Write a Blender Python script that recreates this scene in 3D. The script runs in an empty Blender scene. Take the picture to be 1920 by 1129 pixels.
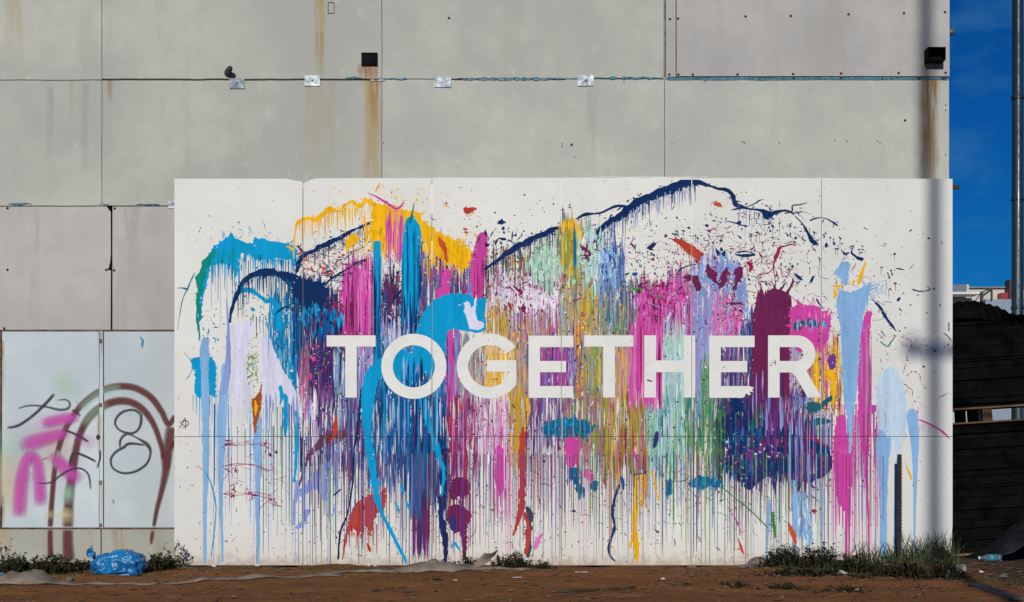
import bpy, bmesh, math, random
import numpy as np
from mathutils import Vector, noise, Matrix
from mathutils.geometry import tessellate_polygon
R = math.radians
SC = bpy.context.scene
COL = SC.collection

# ------------------------------------------------------------------ camera
CAM_D, CAM_H, F = 15.0, 0.965, 2985.0     # metres to the mural, eye height, focal length in photo pixels
HORIZ = 870.0                              # photo row of the horizon
cam_data = bpy.data.cameras.new('camera')
cam = bpy.data.objects.new('camera', cam_data)
COL.objects.link(cam)
cam.location = (0, -CAM_D, CAM_H)
cam.rotation_euler = (R(90), 0, 0)
cam_data.sensor_width = 36.0
cam_data.lens = F / 1920 * 36
cam_data.shift_y = (HORIZ - 564.5) / 1920
cam_data.clip_end = 5000
SC.camera = cam

# ------------------------------------------------------------------ sun and sky
TAN_AZ, DROP = 0.12, 0.40                  # shadow drift to the right / drop per metre of depth
sun_dir = Vector((TAN_AZ, 1, -DROP)).normalized()
ELEV = math.asin(-sun_dir.z)
sd = bpy.data.lights.new('sun', 'SUN')
sd.energy = 2.66
sd.angle = R(0.53)
sd.color = (1.0, 0.972, 0.895)
sun = bpy.data.objects.new('sun', sd)
COL.objects.link(sun)
sun.rotation_euler = sun_dir.to_track_quat('-Z', 'Y').to_euler()

W = bpy.data.worlds.new('World')
SC.world = W
W.use_nodes = True
nt = W.node_tree
nt.nodes.clear()
sky = nt.nodes.new('ShaderNodeTexSky')
sky.sky_type = 'NISHITA'
sky.sun_disc = False
sky.sun_elevation = ELEV
sky.sun_rotation = math.atan2(-sun_dir.x, -sun_dir.y)
sky.altitude = 0
sky.air_density = 1.0
sky.dust_density = 0.0
sky.ozone_density = 6.0
gam = nt.nodes.new('ShaderNodeGamma'); gam.inputs[1].default_value = 1.25
nt.links.new(sky.outputs[0], gam.inputs[0])
tint = nt.nodes.new('ShaderNodeMixRGB'); tint.blend_type = 'MULTIPLY'; tint.inputs[0].default_value = 1
tint.inputs[2].default_value = (0.012, 0.150, 0.272, 1)
nt.links.new(gam.outputs[0], tint.inputs[1])
# thin scattered cloud, the same noise all round the sky
tc = nt.nodes.new('ShaderNodeTexCoord')
mp = nt.nodes.new('ShaderNodeMapping'); mp.inputs['Scale'].default_value = (1, 1, 1.9)
mp.inputs['Location'].default_value = (0.31, 0.0, 0.12)
nt.links.new(tc.outputs['Generated'], mp.inputs[0])
nz = nt.nodes.new('ShaderNodeTexNoise'); nz.inputs['Scale'].default_value = 15.0
nz.inputs['Detail'].default_value = 7; nz.inputs['Roughness'].default_value = 0.58
nt.links.new(mp.outputs[0], nz.inputs['Vector'])
rp = nt.nodes.new('ShaderNodeValToRGB')
rp.color_ramp.elements[0].position = 0.50; rp.color_ramp.elements[0].color = (0, 0, 0, 1)
rp.color_ramp.elements[1].position = 0.85; rp.color_ramp.elements[1].color = (0.75, 0.75, 0.75, 1)
nt.links.new(nz.outputs['Fac'], rp.inputs[0])
cl = nt.nodes.new('ShaderNodeMixRGB'); cl.inputs[2].default_value = (0.42, 1.75, 3.6, 1)
nt.links.new(rp.outputs[0], cl.inputs[0]); nt.links.new(tint.outputs[0], cl.inputs[1])
bg = nt.nodes.new('ShaderNodeBackground'); bg.inputs[1].default_value = 0.10
nt.links.new(cl.outputs[0], bg.inputs[0])
wo = nt.nodes.new('ShaderNodeOutputWorld')
nt.links.new(bg.outputs[0], wo.inputs[0])

SC.view_settings.view_transform = 'Standard'
SC.view_settings.look = 'None'
SC.view_settings.exposure = 0.0
SC.view_settings.gamma = 1.0
SC.view_settings.use_curve_mapping = False
SC.render.engine = 'CYCLES'
SC.cycles.transparent_max_bounces = 32
SC.cycles.max_bounces = 4
SC.cycles.diffuse_bounces = 2

# ------------------------------------------------------------------ helpers
def pt(px, py, y=0.0):
    """world x, z of a photo point that lies on the vertical plane at depth y"""
    s = F / (CAM_D + y)
    return (px - 960) / s, CAM_H + (HORIZ - py) / s

def gp(px, py, z=0.0):
    """world x, y of a photo point on the ground"""
    d = (CAM_H - z) * F / (py - HORIZ)
    return (px - 960) * d / F, d - CAM_D

def lin(c):
    c = c / 255.0
    return c / 12.92 if c <= 0.04045 else ((c + 0.055) / 1.055) ** 2.4

def srgb(r, g, b, k=1.0):
    return (lin(r) * k, lin(g) * k, lin(b) * k, 1)

def tag(o, label=None, cat=None, group=None, kind=None):
    if label: o['label'] = label
    if cat: o['category'] = cat
    if group: o['group'] = group
    if kind: o['kind'] = kind
    return o

def link(name, me, mat=None, parent=None):
    o = bpy.data.objects.new(name, me)
    COL.objects.link(o)
    if mat: me.materials.append(mat)
    if parent: o.parent = parent; o.matrix_parent_inverse = Matrix.Translation(parent.location).inverted()
    return o

def mesh(name, verts, faces, mat=None, parent=None, smooth=False):
    me = bpy.data.meshes.new(name)
    me.from_pydata([tuple(v) for v in verts], [], faces)
    me.update()
    if smooth: me.polygons.foreach_set('use_smooth', [True] * len(me.polygons))
    return link(name, me, mat, parent)

def empty(name, loc=(0, 0, 0)):
    o = bpy.data.objects.new(name, None)
    o.empty_display_size = 0.2
    COL.objects.link(o)
    o.location = loc
    return o

class MB:
    """collects simple solids into one mesh"""
    def __init__(self): self.v = []; self.f = []
    def box(self, x0, x1, y0, y1, z0, z1, rot=None, piv=None):
        b = len(self.v)
        c = [Vector((x, y, z)) for z in (z0, z1) for y in (y0, y1) for x in (x0, x1)]
        if rot:
            p = Vector(piv or ((x0+x1)/2, (y0+y1)/2, (z0+z1)/2))
            c = [rot @ (q - p) + p for q in c]
        self.v += c
        self.f += [tuple(b+i for i in q) for q in ((0,2,3,1),(4,5,7,6),(0,1,5,4),(2,6,7,3),(0,4,6,2),(1,3,7,5))]
        return self
    def tube(self, pts, rad, n=8, cap=True):
        rings = []
        for i, p in enumerate(pts):
            p = Vector(p)
            d = (Vector(pts[min(i+1, len(pts)-1)]) - Vector(pts[max(i-1, 0)])).normalized()
            up = Vector((0,0,1)) if abs(d.z) < 0.95 else Vector((1,0,0))
            a = d.cross(up).normalized(); c = a.cross(d)
            r = rad[i] if isinstance(rad, (list, tuple)) else rad
            b = len(self.v)
            self.v += [p + r*(math.cos(2*math.pi*k/n)*a + math.sin(2*math.pi*k/n)*c) for k in range(n)]
            rings.append(b)
        for a, b in zip(rings, rings[1:]):
            self.f += [(a+k, a+(k+1) % n, b+(k+1) % n, b+k) for k in range(n)]
        if cap:
            self.f.append(tuple(rings[0]+k for k in reversed(range(n))))
            self.f.append(tuple(rings[-1]+k for k in range(n)))
        return self
    def prism(self, outline, y0, y1):
        """outline = (x, z) list, extruded along y"""
        b = len(self.v); n = len(outline)
        self.v += [Vector((x, y0, z)) for x, z in outline] + [Vector((x, y1, z)) for x, z in outline]
        self.f.append(tuple(b+k for k in range(n)))
        self.f.append(tuple(b+n+k for k in reversed(range(n))))
        self.f += [(b+k, b+n+k, b+n+(k+1) % n, b+(k+1) % n) for k in range(n)]
        return self
    def build(self, name, mat=None, parent=None, smooth=False):
        o = mesh(name, self.v, self.f, mat, parent, smooth)
        bm = bmesh.new(); bm.from_mesh(o.data)
        bmesh.ops.recalc_face_normals(bm, faces=bm.faces)
        bm.to_mesh(o.data); bm.free()
        return o

# ------------------------------------------------------------------ materials
def new_mat(name):
    m = bpy.data.materials.new(name); m.use_nodes = True
    t = m.node_tree
    return m, t, t.nodes['Principled BSDF']

def nd(t, kind, **kw):
    n = t.nodes.new(kind)
    for k, v in kw.items(): setattr(n, k, v)
    return n

def math_n(t, op, a, b=None, c=None, clamp=False):
    n = nd(t, 'ShaderNodeMath', operation=op); n.use_clamp = clamp
    for i, x in enumerate((a, b, c)):
        if x is None: continue
        if isinstance(x, (int, float)): n.inputs[i].default_value = x
        else: t.links.new(x, n.inputs[i])
    return n.outputs[0]

def smooth_n(t, x, a, b, lo=0.0, hi=1.0):
    n = nd(t, 'ShaderNodeMapRange', interpolation_type='SMOOTHSTEP')
    t.links.new(x, n.inputs[0])
    for i, v in enumerate((a, b, lo, hi)): n.inputs[1+i].default_value = v
    return n.outputs[0]

def mix_n(t, fac, a, b, mode='MIX'):
    n = nd(t, 'ShaderNodeMixRGB', blend_type=mode)
    for i, x in enumerate((fac, a, b)):
        if isinstance(x, (int, float)): n.inputs[i].default_value = x
        elif isinstance(x, tuple): n.inputs[i].default_value = x
        else: t.links.new(x, n.inputs[i])
    return n.outputs[0]

def noise_n(t, scale, detail=4, rough=0.55, stretch=(1, 1, 1), loc=(0, 0, 0)):
    g = nd(t, 'ShaderNodeNewGeometry')
    m = nd(t, 'ShaderNodeMapping')
    m.inputs['Scale'].default_value = stretch; m.inputs['Location'].default_value = loc
    t.links.new(g.outputs['Position'], m.inputs[0])
    n = nd(t, 'ShaderNodeTexNoise')
    n.inputs['Scale'].default_value = scale; n.inputs['Detail'].default_value = detail
    n.inputs['Roughness'].default_value = rough
    t.links.new(m.outputs[0], n.inputs['Vector'])
    return n.outputs['Fac']

def bump_n(t, bsdf, h, strength=0.3, dist=0.01):
    b = nd(t, 'ShaderNodeBump'); b.inputs['Strength'].default_value = strength; b.inputs['Distance'].default_value = dist
    t.links.new(h, b.inputs['Height']); t.links.new(b.outputs[0], bsdf.inputs['Normal'])

def simple(name, col, rough=0.6, metal=0.0, var=0.15, scale=20, bump=0.0, spec=0.5, stretch=(1, 1, 1)):
    m, t, b = new_mat(name)
    n = noise_n(t, scale, 5, 0.6, stretch)
    dark = tuple(c * (1 - var) for c in col[:3]) + (1,)
    lite = tuple(min(1, c * (1 + var)) for c in col[:3]) + (1,)
    t.links.new(mix_n(t, smooth_n(t, n, 0.3, 0.7), dark, lite), b.inputs['Base Color'])
    b.inputs['Roughness'].default_value = rough; b.inputs['Metallic'].default_value = metal
    b.inputs['Specular IOR Level'].default_value = spec
    if bump: bump_n(t, b, n, bump, 0.01)
    return m

WY = 0.60          # depth of the building's face behind the mural's face
def stain(t, col_in, px, half, py0, py1, color, strength, sh=None, edge=0.5):
    """a run-down stain on the wall: soft column at photo column px between rows py0 and py1"""
    x, z0 = pt(px, py0, WY); _, z1 = pt(px, py1, WY); hw = half / F * (CAM_D + WY)
    s, wob, st = sh
    dx = math_n(t, 'ABSOLUTE', math_n(t, 'ADD', math_n(t, 'SUBTRACT', s.outputs[0], x), math_n(t, 'MULTIPLY', math_n(t, 'SUBTRACT', wob, 0.5), hw * 2.0)))
    mx = smooth_n(t, dx, hw * (1 - edge), hw * (1 + edge), 1, 0)
    top = smooth_n(t, s.outputs[2], z0, z0 + 0.015, 1, 0)
    low = smooth_n(t, s.outputs[2], z1, z0, 0, 1)
    m = math_n(t, 'MULTIPLY', math_n(t, 'MULTIPLY', mx, top), math_n(t, 'POWER', low, 0.6))
    m = math_n(t, 'MULTIPLY', m, smooth_n(t, st, 0.33, 0.6, 0.12, 1))
    return mix_n(t, math_n(t, 'MULTIPLY', m, strength, clamp=True), col_in, color)

def concrete(name, base, stains=(), scuff=0.25, streaks=0.12):
    m, t, b = new_mat(name)
    big = noise_n(t, 0.9, 4, 0.6)
    mid = noise_n(t, 5.0, 6, 0.65)
    fine = noise_n(t, 60, 4, 0.7)
    vert = noise_n(t, 4.0, 4, 0.6, (1, 1, 0.08))
    c = mix_n(t, smooth_n(t, big, 0.32, 0.68), (base[0]*0.86, base[1]*0.875, base[2]*0.89, 1), (base[0]*1.10, base[1]*1.09, base[2]*1.06, 1))
    c = mix_n(t, smooth_n(t, mid, 0.35, 0.75, 0, 0.5), c, tuple(x*0.86 for x in base[:3])+(1,))
    c = mix_n(t, smooth_n(t, vert, 0.52, 0.75, 0, streaks*3), c, (base[0]*0.82, base[1]*0.78, base[2]*0.66, 1))
    scr = noise_n(t, 7.0, 9, 0.8, (1, 1, 0.7), (3.1, 0, 1.7))
    c = mix_n(t, smooth_n(t, scr, 0.56, 0.72, 0, scuff*2.0), c, tuple(min(0.8, x*1.35) for x in base[:3])+(1,))
    spk = noise_n(t, 95, 2, 0.5)
    c = mix_n(t, smooth_n(t, spk, 0.70, 0.78, 0, 0.35), c, tuple(x*0.6 for x in base[:3])+(1,))
    c = mix_n(t, smooth_n(t, fine, 0.3, 0.7, 0, 0.16), c, tuple(x*0.72 for x in base[:3])+(1,))
    g = nd(t, 'ShaderNodeNewGeometry'); sxyz = nd(t, 'ShaderNodeSeparateXYZ'); t.links.new(g.outputs['Position'], sxyz.inputs[0])
    sh = (sxyz, noise_n(t, 3.4, 5, 0.68, (1, 1, 0.4)), noise_n(t, 24, 5, 0.68, (1, 1, 0.09)))
    oi = nd(t, 'ShaderNodeObjectInfo'); tone = smooth_n(t, oi.outputs['Random'], 0, 1, 0.95, 1.05)
    tv = nd(t, 'ShaderNodeCombineXYZ'); [t.links.new(tone, tv.inputs[i]) for i in range(3)]
    c = mix_n(t, 1.0, c, tv.outputs[0], 'MULTIPLY')
    for s in stains: c = stain(t, c, *s, sh=sh)
    t.links.new(c, b.inputs['Base Color'])
    b.inputs['Roughness'].default_value = 0.85
    b.inputs['Specular IOR Level'].default_value = 0.2
    h = math_n(t, 'ADD', math_n(t, 'MULTIPLY', mid, 0.7), math_n(t, 'MULTIPLY', fine, 0.25))
    bump_n(t, b, h, 0.22, 0.012)
    return m

RUST = (0.36, 0.17, 0.045, 1); OCHRE = (0.46, 0.33, 0.15, 1); DKRUST = (0.20, 0.075, 0.02, 1)
GREY = (0.532, 0.542, 0.482, 1); PINK = (0.515, 0.497, 0.478, 1)
M_GREY = concrete('grey_cement_sheet', GREY, [
    (598, 9, -60, 200, OCHRE, 0.95), (600, 7, 60, 150, RUST, 0.5), (590, 20, 150, 420, (0.46, 0.40, 0.26, 1), 0.65),
    (622, 6, 155, 330, OCHRE, 0.5), (692, 16, 121, 165, RUST, 0.95), (683, 3.5, 121, 152, DKRUST, 0.9), (704, 4, 121, 150, DKRUST, 0.8),
    (699, 15, 152, 480, OCHRE, 0.95), (703, 9, 152, 250, RUST, 0.65), (1741, 15, 148, 420, (0.33, 0.19, 0.06, 1), 0.95),
    (1745, 10, 148, 360, RUST, 0.7), (25, 16, -80, 160, OCHRE, 0.5), (206, 4, 152, 200, RUST, 0.6), (134, 3, 152, 230, OCHRE, 0.45),
    (93, 6, 165, 330, (0.33, 0.33, 0.29, 1), 0.5), (160, 6, 160, 360, (0.33, 0.33, 0.28, 1), 0.45), (1110, 8, 170, 360, (0.36, 0.36, 0.31, 1), 0.4)])
M_PINK = concrete('weathered_pinkish_sheet', PINK, [
    (1745, 14, 122, 150, RUST, 0.55), (1737, 5, 122, 150, DKRUST, 0.5), (65, 8, 390, 640, (0.47, 0.41, 0.35, 1), 0.6), (250, 14, 390, 560, (0.36, 0.34, 0.30, 1), 0.5)],
    scuff=0.05, streaks=0.2)
M_PLINTH = concrete('stained_plinth', (0.48, 0.475, 0.41, 1), [(225, 14, 992, 1060, RUST, 0.5), (8, 14, 985, 1060, OCHRE, 0.7), (170, 6, 992, 1050, RUST, 0.35)], scuff=0.1, streaks=0.3)
M_JOINT = simple('dark_joint', (0.23, 0.205, 0.175, 1), 0.95, var=0.4, scale=12)
M_DOOR = concrete('white_sheet_metal', (0.66, 0.735, 0.765, 1), [(190, 5, 618, 700, DKRUST, 0.55), (190, 6, 780, 860, RUST, 0.75), (190, 5, 900, 1000, RUST, 0.6), (4, 5, 640, 760, RUST, 0.7), (4, 6, 930, 1000, DKRUST, 0.8)], scuff=0.1, streaks=0.06)
M_BOLT = simple('rusty_dark_bolt', (0.03, 0.022, 0.018, 1), 0.7)
M_BLACK = simple('black_painted_metal', (0.009, 0.009, 0.010, 1), 0.9, var=0.4, spec=0.08)
M_PIPE = simple('dark_weathered_pipe', (0.055, 0.05, 0.045, 1), 0.6, var=0.4)
def galvanised(name, base=(0.36, 0.40, 0.45, 1), rough=0.5):
    m, t, b = new_mat(name)
    n = noise_n(t, 22, 5, 0.6); n2 = noise_n(t, 6, 3, 0.5, (1, 1, 0.4))
    c = mix_n(t, smooth_n(t, n, 0.35, 0.65), tuple(x*0.45 for x in base[:3])+(1,), base)
    c = mix_n(t, smooth_n(t, n2, 0.50, 0.62, 0, 0.7), c, (0.64, 0.68, 0.71, 1))
    t.links.new(c, b.inputs['Base Color'])
    b.inputs['Metallic'].default_value = 0.45; b.inputs['Roughness'].default_value = rough
    bump_n(t, b, n, 0.3, 0.01)
    return m
M_GALV = galvanised('galvanised_steel')
M_SEAL = simple('peeling_blue_sealant', srgb(70, 120, 140), 0.7, var=0.45, scale=30, bump=0.4)
M_FOAM = simple('dirty_white_filler', (0.42, 0.40, 0.38, 1), 0.9, var=0.35, scale=30, bump=0.4)

# ------------------------------------------------------------------ ground
def gheight(x, y):
    n = 0.030 * noise.fractal(Vector((x*0.9, y*1.3, 3.3)), 1.0, 2.1, 4) + 0.011 * noise.fractal(Vector((x*5, y*5, 7.7)), 1.0, 2.0, 3)
    fade = 1.0 / (1.0 + max(0.0, abs(x) - 12) * 0.1 + max(0.0, abs(y) - 8) * 0.1)
    h = n * fade
    h += 0.045 * math.exp(-((y + 0.15) / 0.45) ** 2) * max(0, min(1, (x - 2.0) / 1.0))    # mound under the grass
    h += 0.03 * math.exp(-((y + 0.75) / 0.28) ** 2) * max(0, min(1, (0.3 - x) / 1.0)) * 0.6
    h += 0.034 * math.exp(-((y + 0.06) / 0.13) ** 2) * max(0.0, 0.35 + 1.3 * noise.noise(Vector((x*1.6, 0.3, 5.1)))) * (1 if abs(x) < 6 else 0)   # soil banked against the board
    return h
def axis(fine0, fine1, step, far):
    a = []; v = fine0
    while v <= fine1: a.append(v); v += step
    out = list(a); s = step
    lo = fine0; hi = a[-1]
    while hi < far or lo > -far:
        s *= 1.35; hi += s; lo -= s; out.append(hi); out.insert(0, lo)
    return out
gx = axis(-6.5, 6.5, 0.055, 1500); gy = axis(-6.5, 2.2, 0.05, 1500)
gv = [(x, y, gheight(x, y)) for y in gy for x in gx]; nx = len(gx)
gf = [(j*nx+i, j*nx+i+1, (j+1)*nx+i+1, (j+1)*nx+i) for j in range(len(gy)-1) for i in range(nx-1)]
m, t, b = new_mat('bare_brown_earth')
n1 = noise_n(t, 1.3, 6, 0.65, (0.6, 1.4, 1)); n2 = noise_n(t, 9, 6, 0.7, (0.5, 1, 1)); n3 = noise_n(t, 70, 4, 0.7)
c = mix_n(t, smooth_n(t, n1, 0.3, 0.7), (0.225, 0.092, 0.033, 1), (0.37, 0.156, 0.052, 1))
c = mix_n(t, smooth_n(t, n2, 0.42, 0.70, 0, 0.65), c, (0.135, 0.064, 0.029, 1))
c = mix_n(t, smooth_n(t, n3, 0.62, 0.72, 0, 0.5), c, (0.36, 0.19, 0.085, 1))
gpos = nd(t, 'ShaderNodeNewGeometry'); sp = nd(t, 'ShaderNodeSeparateXYZ'); t.links.new(gpos.outputs['Position'], sp.inputs[0])
hum = math_n(t, 'ADD', sp.outputs[0], math_n(t, 'MULTIPLY', n1, 1.4))     # leaf litter on the right-hand plot
c = mix_n(t, smooth_n(t, hum, 4.3, 5.1, 0, 0.85), c, (0.040, 0.034, 0.028, 1))
near_wall = math_n(t, 'ADD', sp.outputs[1], math_n(t, 'MULTIPLY', n2, 0.6))  # earth grows darker towards the wall
c = mix_n(t, smooth_n(t, near_wall, -0.35, 0.35, 0, 0.6), c, (0.11, 0.072, 0.042, 1))
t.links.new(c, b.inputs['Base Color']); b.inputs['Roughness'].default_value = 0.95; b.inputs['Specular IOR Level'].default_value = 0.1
bump_n(t, b, math_n(t, 'ADD', n2, math_n(t, 'MULTIPLY', n3, 0.5)), 0.7, 0.03)
g = mesh('ground', gv, gf, m, None, True); tag(g, kind='structure')

# ------------------------------------------------------------------ the building
BX1 = pt(1780, 500, WY)[0]
bld = empty('warehouse_building', (0, WY, 0))
tag(bld, 'large warehouse wall of grey and pinkish cement sheets behind the painted mural', 'building')
rj = random.Random(4)
def jag_outline(x0, x1, z0, z1, amp, step=0.06):
    out = []
    for (ax, az, bx_, bz) in ((x0, z0, x1, z0), (x1, z0, x1, z1), (x1, z1, x0, z1), (x0, z1, x0, z0)):
        L = math.hypot(bx_-ax, bz-az); n = max(2, int(L / step))
        for k in range(n):
            u = k / n; x = ax+(bx_-ax)*u; z = az+(bz-az)*u
            j = amp * noise.fractal(Vector((x*4.3, z*4.3, 1.1)), 0.7, 2.2, 4) * (1 if 0 < k else 0)
            if ax == bx_: x += j * 0.6
            else: z += j
            out.append((x, z))
    return out
def panel(px0, py0, px1, py1, mat, proud=0.0, amp=0.004, gap=0.55, name='wall_panel', th=0.05):
    x0, z1 = pt(px0+gap, py0+gap, WY); x1, z0 = pt(px1-gap, py1-gap, WY)
    mb = MB(); mb.prism(jag_outline(x0, x1, z0, z1, amp), WY - proud, WY + th)
    return mb.build(name, mat, bld)
x_l = -700
# grey rows
for (a, b_) in ((x_l, -230), (-230, 191), (191, 716), (716, 1245)): panel(a, -220, b_, 150 if b_ < 700 else 148, M_GREY, amp=0.0035)
for (a, b_) in ((x_l, -230), (-230, 191), (191, 716), (716, 1246), (1246, 1780)): panel(a, 150.5 if a < 700 else 148.5, b_, 386, M_GREY, amp=0.0035)
# pinkish panels
bolts = {}
strip = panel(1248, -220, 1267, 145, M_PINK, 0.012, 0.001, 0.6)
pk = panel(1268, -220, 1780, 144, M_PINK, 0.015, 0.001, 0.4)
pl1 = panel(x_l, 387, 208.5, 619, M_PINK, 0.004, 0.002); pl2 = panel(210.5, 387, 760, 619, M_PINK, 0.004, 0.002)
# hidden courses behind the mural
panel(760, 387, 1780, 700, M_GREY); panel(330, 620, 1060, 1075, M_GREY); panel(1060, 701, 1780, 1075, M_GREY)
panel(x_l, 620, -2, 1075, M_PLINTH)
for (a, b_) in ((-1, 190), (191, 329)): panel(a, 992, b_, 1078, M_PLINTH, 0.02, 0.002)
# concrete core: right side wall, back, roof
zt = pt(0, -222, WY)[1]
mb = MB(); mb.box(pt(x_l, 0, WY)[0], BX1 - 0.012, WY + 0.055, WY + 9, -0.1, zt + 0.02); mb.build('core_wall', M_JOINT, bld)
mb = MB(); mb.box(pt(x_l, 0, WY)[0] - 0.1, BX1 + 0.03, WY - 0.02, WY + 9.1, zt + 0.025, zt + 0.15); mb.build('roof', M_GREY, bld)
mb = MB(); mb.box(BX1 - 0.010, BX1 + 0.004, WY + 0.06, WY + 8.9, -0.05, zt); mb.build('side_wall', M_GREY, bld)

# bolts
def disc_mesh(r, d, n=10):
    me = bpy.data.meshes.new('bolt'); v = []; f = []
    for k in range(n): v.append((r*math.cos(2*math.pi*k/n), 0, r*math.sin(2*math.pi*k/n)))
    for k in range(n): v.append((r*0.7*math.cos(2*math.pi*k/n), -d, r*0.7*math.sin(2*math.pi*k/n)))
    f.append(tuple(range(n, 2*n)))
    f += [(k, (k+1) % n, n+(k+1) % n, n+k) for k in range(n)]
    me.from_pydata(v, [], f); me.update(); me.materials.append(M_BOLT)
    return me
BM = disc_mesh(0.0135, 0.010); BS = disc_mesh(0.007, 0.004)
def bolt(px, py, parent, proud, me=BM, name='bolt'):
    o = bpy.data.objects.new(name, me); COL.objects.link(o)
    x, z = pt(px, py, WY - proud)
    o.location = (x, WY - proud - 0.0005, z)
    o.parent = parent; o.matrix_parent_inverse = Matrix.Translation(parent.location).inverted()
    return o
for p in ((1256, 36), (1255, 144.0)): bolt(p[0], min(p[1], 140), strip, 0.012)
for p in ((1268.5+3, 35), (1398, 31), (1483, 30), (1591, 27), (1695, 25), (1772, 23), (1272, 140), (1299, 140), (1383, 140), (1487, 139), (1577, 138), (1685, 137), (1773, 136.5)): bolt(*p, pk, 0.015)
for p in ((14, 390.5), (14, 506), (8, 616), (199, 506)): bolt(*p, pl1, 0.004)
for p in ((215, 391), (214, 507)): bolt(*p, pl2, 0.004)
gb = [o for o in bld.children if o.name.startswith('wall_panel')]
for p in ((842, 34), (1072, 271.5), (1392, 266), (1396, 268), (1461, 268), (1565, 264), (1588, 265), (1645, 264.5), (1650, 268), (1697, 226), (1773, 197), (1773, 207), (1773, 290), (1260, 270), (1170, 155), (719, 268), (1322, 153), (1054, 270), (1054, 275), (1077, 295)):
    bolt(*p, bld, 0.0, BS if p[0] not in (842, 1072, 1697) else BM, 'fixing_hole')

# galvanised plates over the joint
M_DULL = galvanised('dull_galvanised_steel', (0.17, 0.20, 0.24, 1), 0.5)
def plate(px0, py0, px1, py1, tilt=0.0, nm='galvanised_plate', mat=None):
    x0, z1 = pt(px0, py0, WY); x1, z0 = pt(px1, py1, WY)
    xm, zm = (x0+x1)/2, (z0+z1)/2
    bm = bmesh.new()
    nxx, nzz = 8, 6; rr = random.Random(px0)
    vs = {}
    for j in range(nzz+1):
        for i in range(nxx+1):
            u, w = i/nxx, j/nzz
            dy = 0.005*noise.noise(Vector((px0+u*2.3, w*2.1, 0.5)))
            vs[i, j] = bm.verts.new((x0+(x1-x0)*u, WY-0.013+dy, z0+(z1-z0)*w))
    for j in range(nzz):
        for i in range(nxx): bm.faces.new((vs[i, j], vs[i+1, j], vs[i+1, j+1], vs[i, j+1]))
    r = bmesh.ops.extrude_face_region(bm, geom=bm.faces[:])
    for v in [e for e in r['geom'] if isinstance(e, bmesh.types.BMVert)]: v.co.y = WY - 0.001
    bmesh.ops.recalc_face_normals(bm, faces=bm.faces)
    me = bpy.data.meshes.new(nm); bm.to_mesh(me); bm.free()
    o = link(nm, me, mat or M_GALV, bld)
    me.transform(Matrix.Translation((xm, 0, zm)) @ Matrix.Rotation(tilt, 4, 'Y') @ Matrix.Translation((-xm, 0, -zm)))
    s = bpy.data.objects.new('screw', BS); COL.objects.link(s); s.location = (xm, WY - 0.019, zm)
    s.parent = o
    return o
plate(431, 147.5, 459, 166.5, mat=M_DULL); plate(571.5, 142, 600, 161.5, 0.0); plate(814.5, 145, 846, 164, 0.03); plate(1083, 142, 1113, 161.5, 0.0)
plate(316, 377, 346, 391)
# old flattened plates and torn sealant along the joints
def torn(px0, px1, py, h, mat, name, seed, dens=1.0):
    """ragged strip of peeling sealant"""
    bm = bmesh.new(); n = int((px1-px0)/2.5); prev = None
    for k in range(n+1):
        px = px0 + (px1-px0)*k/n
        a = noise.fractal(Vector((px*0.07, seed, 0)), 0.8, 2, 4); b2 = noise.fractal(Vector((px*0.09, seed+9, 2)), 0.8, 2, 4)
        hh = h * max(0.06, 0.55 + 0.9*b2) * min(1, 4*k/n, 4*(n-k)/n)
        yy = py + 1.6*a
        x, zt_ = pt(px, yy-hh/2, WY); _, zb = pt(px, yy+hh/2, WY)
        v = (bm.verts.new((x, WY-0.004-0.006*abs(a), zt_)), bm.verts.new((x, WY-0.010-0.012*abs(b2), zb)))
        if prev: bm.faces.new((prev[0], v[0], v[1], prev[1]))
        prev = v
    r = bmesh.ops.extrude_face_region(bm, geom=bm.faces[:])
    for v in [e for e in r['geom'] if isinstance(e, bmesh.types.BMVert)]: v.co.y += 0.005
    bmesh.ops.recalc_face_normals(bm, faces=bm.faces)
    me = bpy.data.meshes.new(name); bm.to_mesh(me); bm.free()
    return link(name, me, mat, bld)
torn(648, 680, 146, 4.5, M_SEAL, 'sealant_strip', 1); torn(716, 768, 148, 5.5, M_SEAL, 'sealant_strip', 2)
torn(846, 1083, 147.5, 6, M_SEAL, 'sealant_strip', 3); torn(1113, 1246, 146.5, 6.5, M_SEAL, 'sealant_strip', 4)
torn(690, 722, 151, 7, M_FOAM, 'filler_lump', 5); torn(846, 1060, 149.5, 3.0, M_FOAM, 'filler_lump', 6); torn(1240, 1253, 146, 9, M_FOAM, 'filler_lump', 7)
torn(16, 60, 382.5, 6, M_SEAL, 'flattened_plate', 8); torn(255, 300, 383.5, 4, M_SEAL, 'flattened_plate', 9); torn(186, 204, 382, 6, M_FOAM, 'filler_lump', 10)
# the blue strip under the pinkish panel
x0, z1 = pt(1250, 145.2, WY); x1, z0 = pt(1778, 150.5, WY)
MB().prism(jag_outline(x0, x1, z0, z1, 0.006, 0.03), WY-0.007, WY-0.001).build('sealant_strip', M_SEAL, bld)
for a, b_ in ((1485, 1492), (1573, 1580), (1652, 1656), (1717, 1727), (1762, 1777)):
    x0, z1 = pt(a, 143, WY); x1, z0 = pt(b_, 150.0, WY)
    MB().prism([(x0, z1), (x0+(x1-x0)*0.3, z0), (x0+(x1-x0)*0.8, z0+0.008), (x1, z1)], WY-0.012, WY-0.0075).build('rust_patch', M_BOLT, bld)
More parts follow.
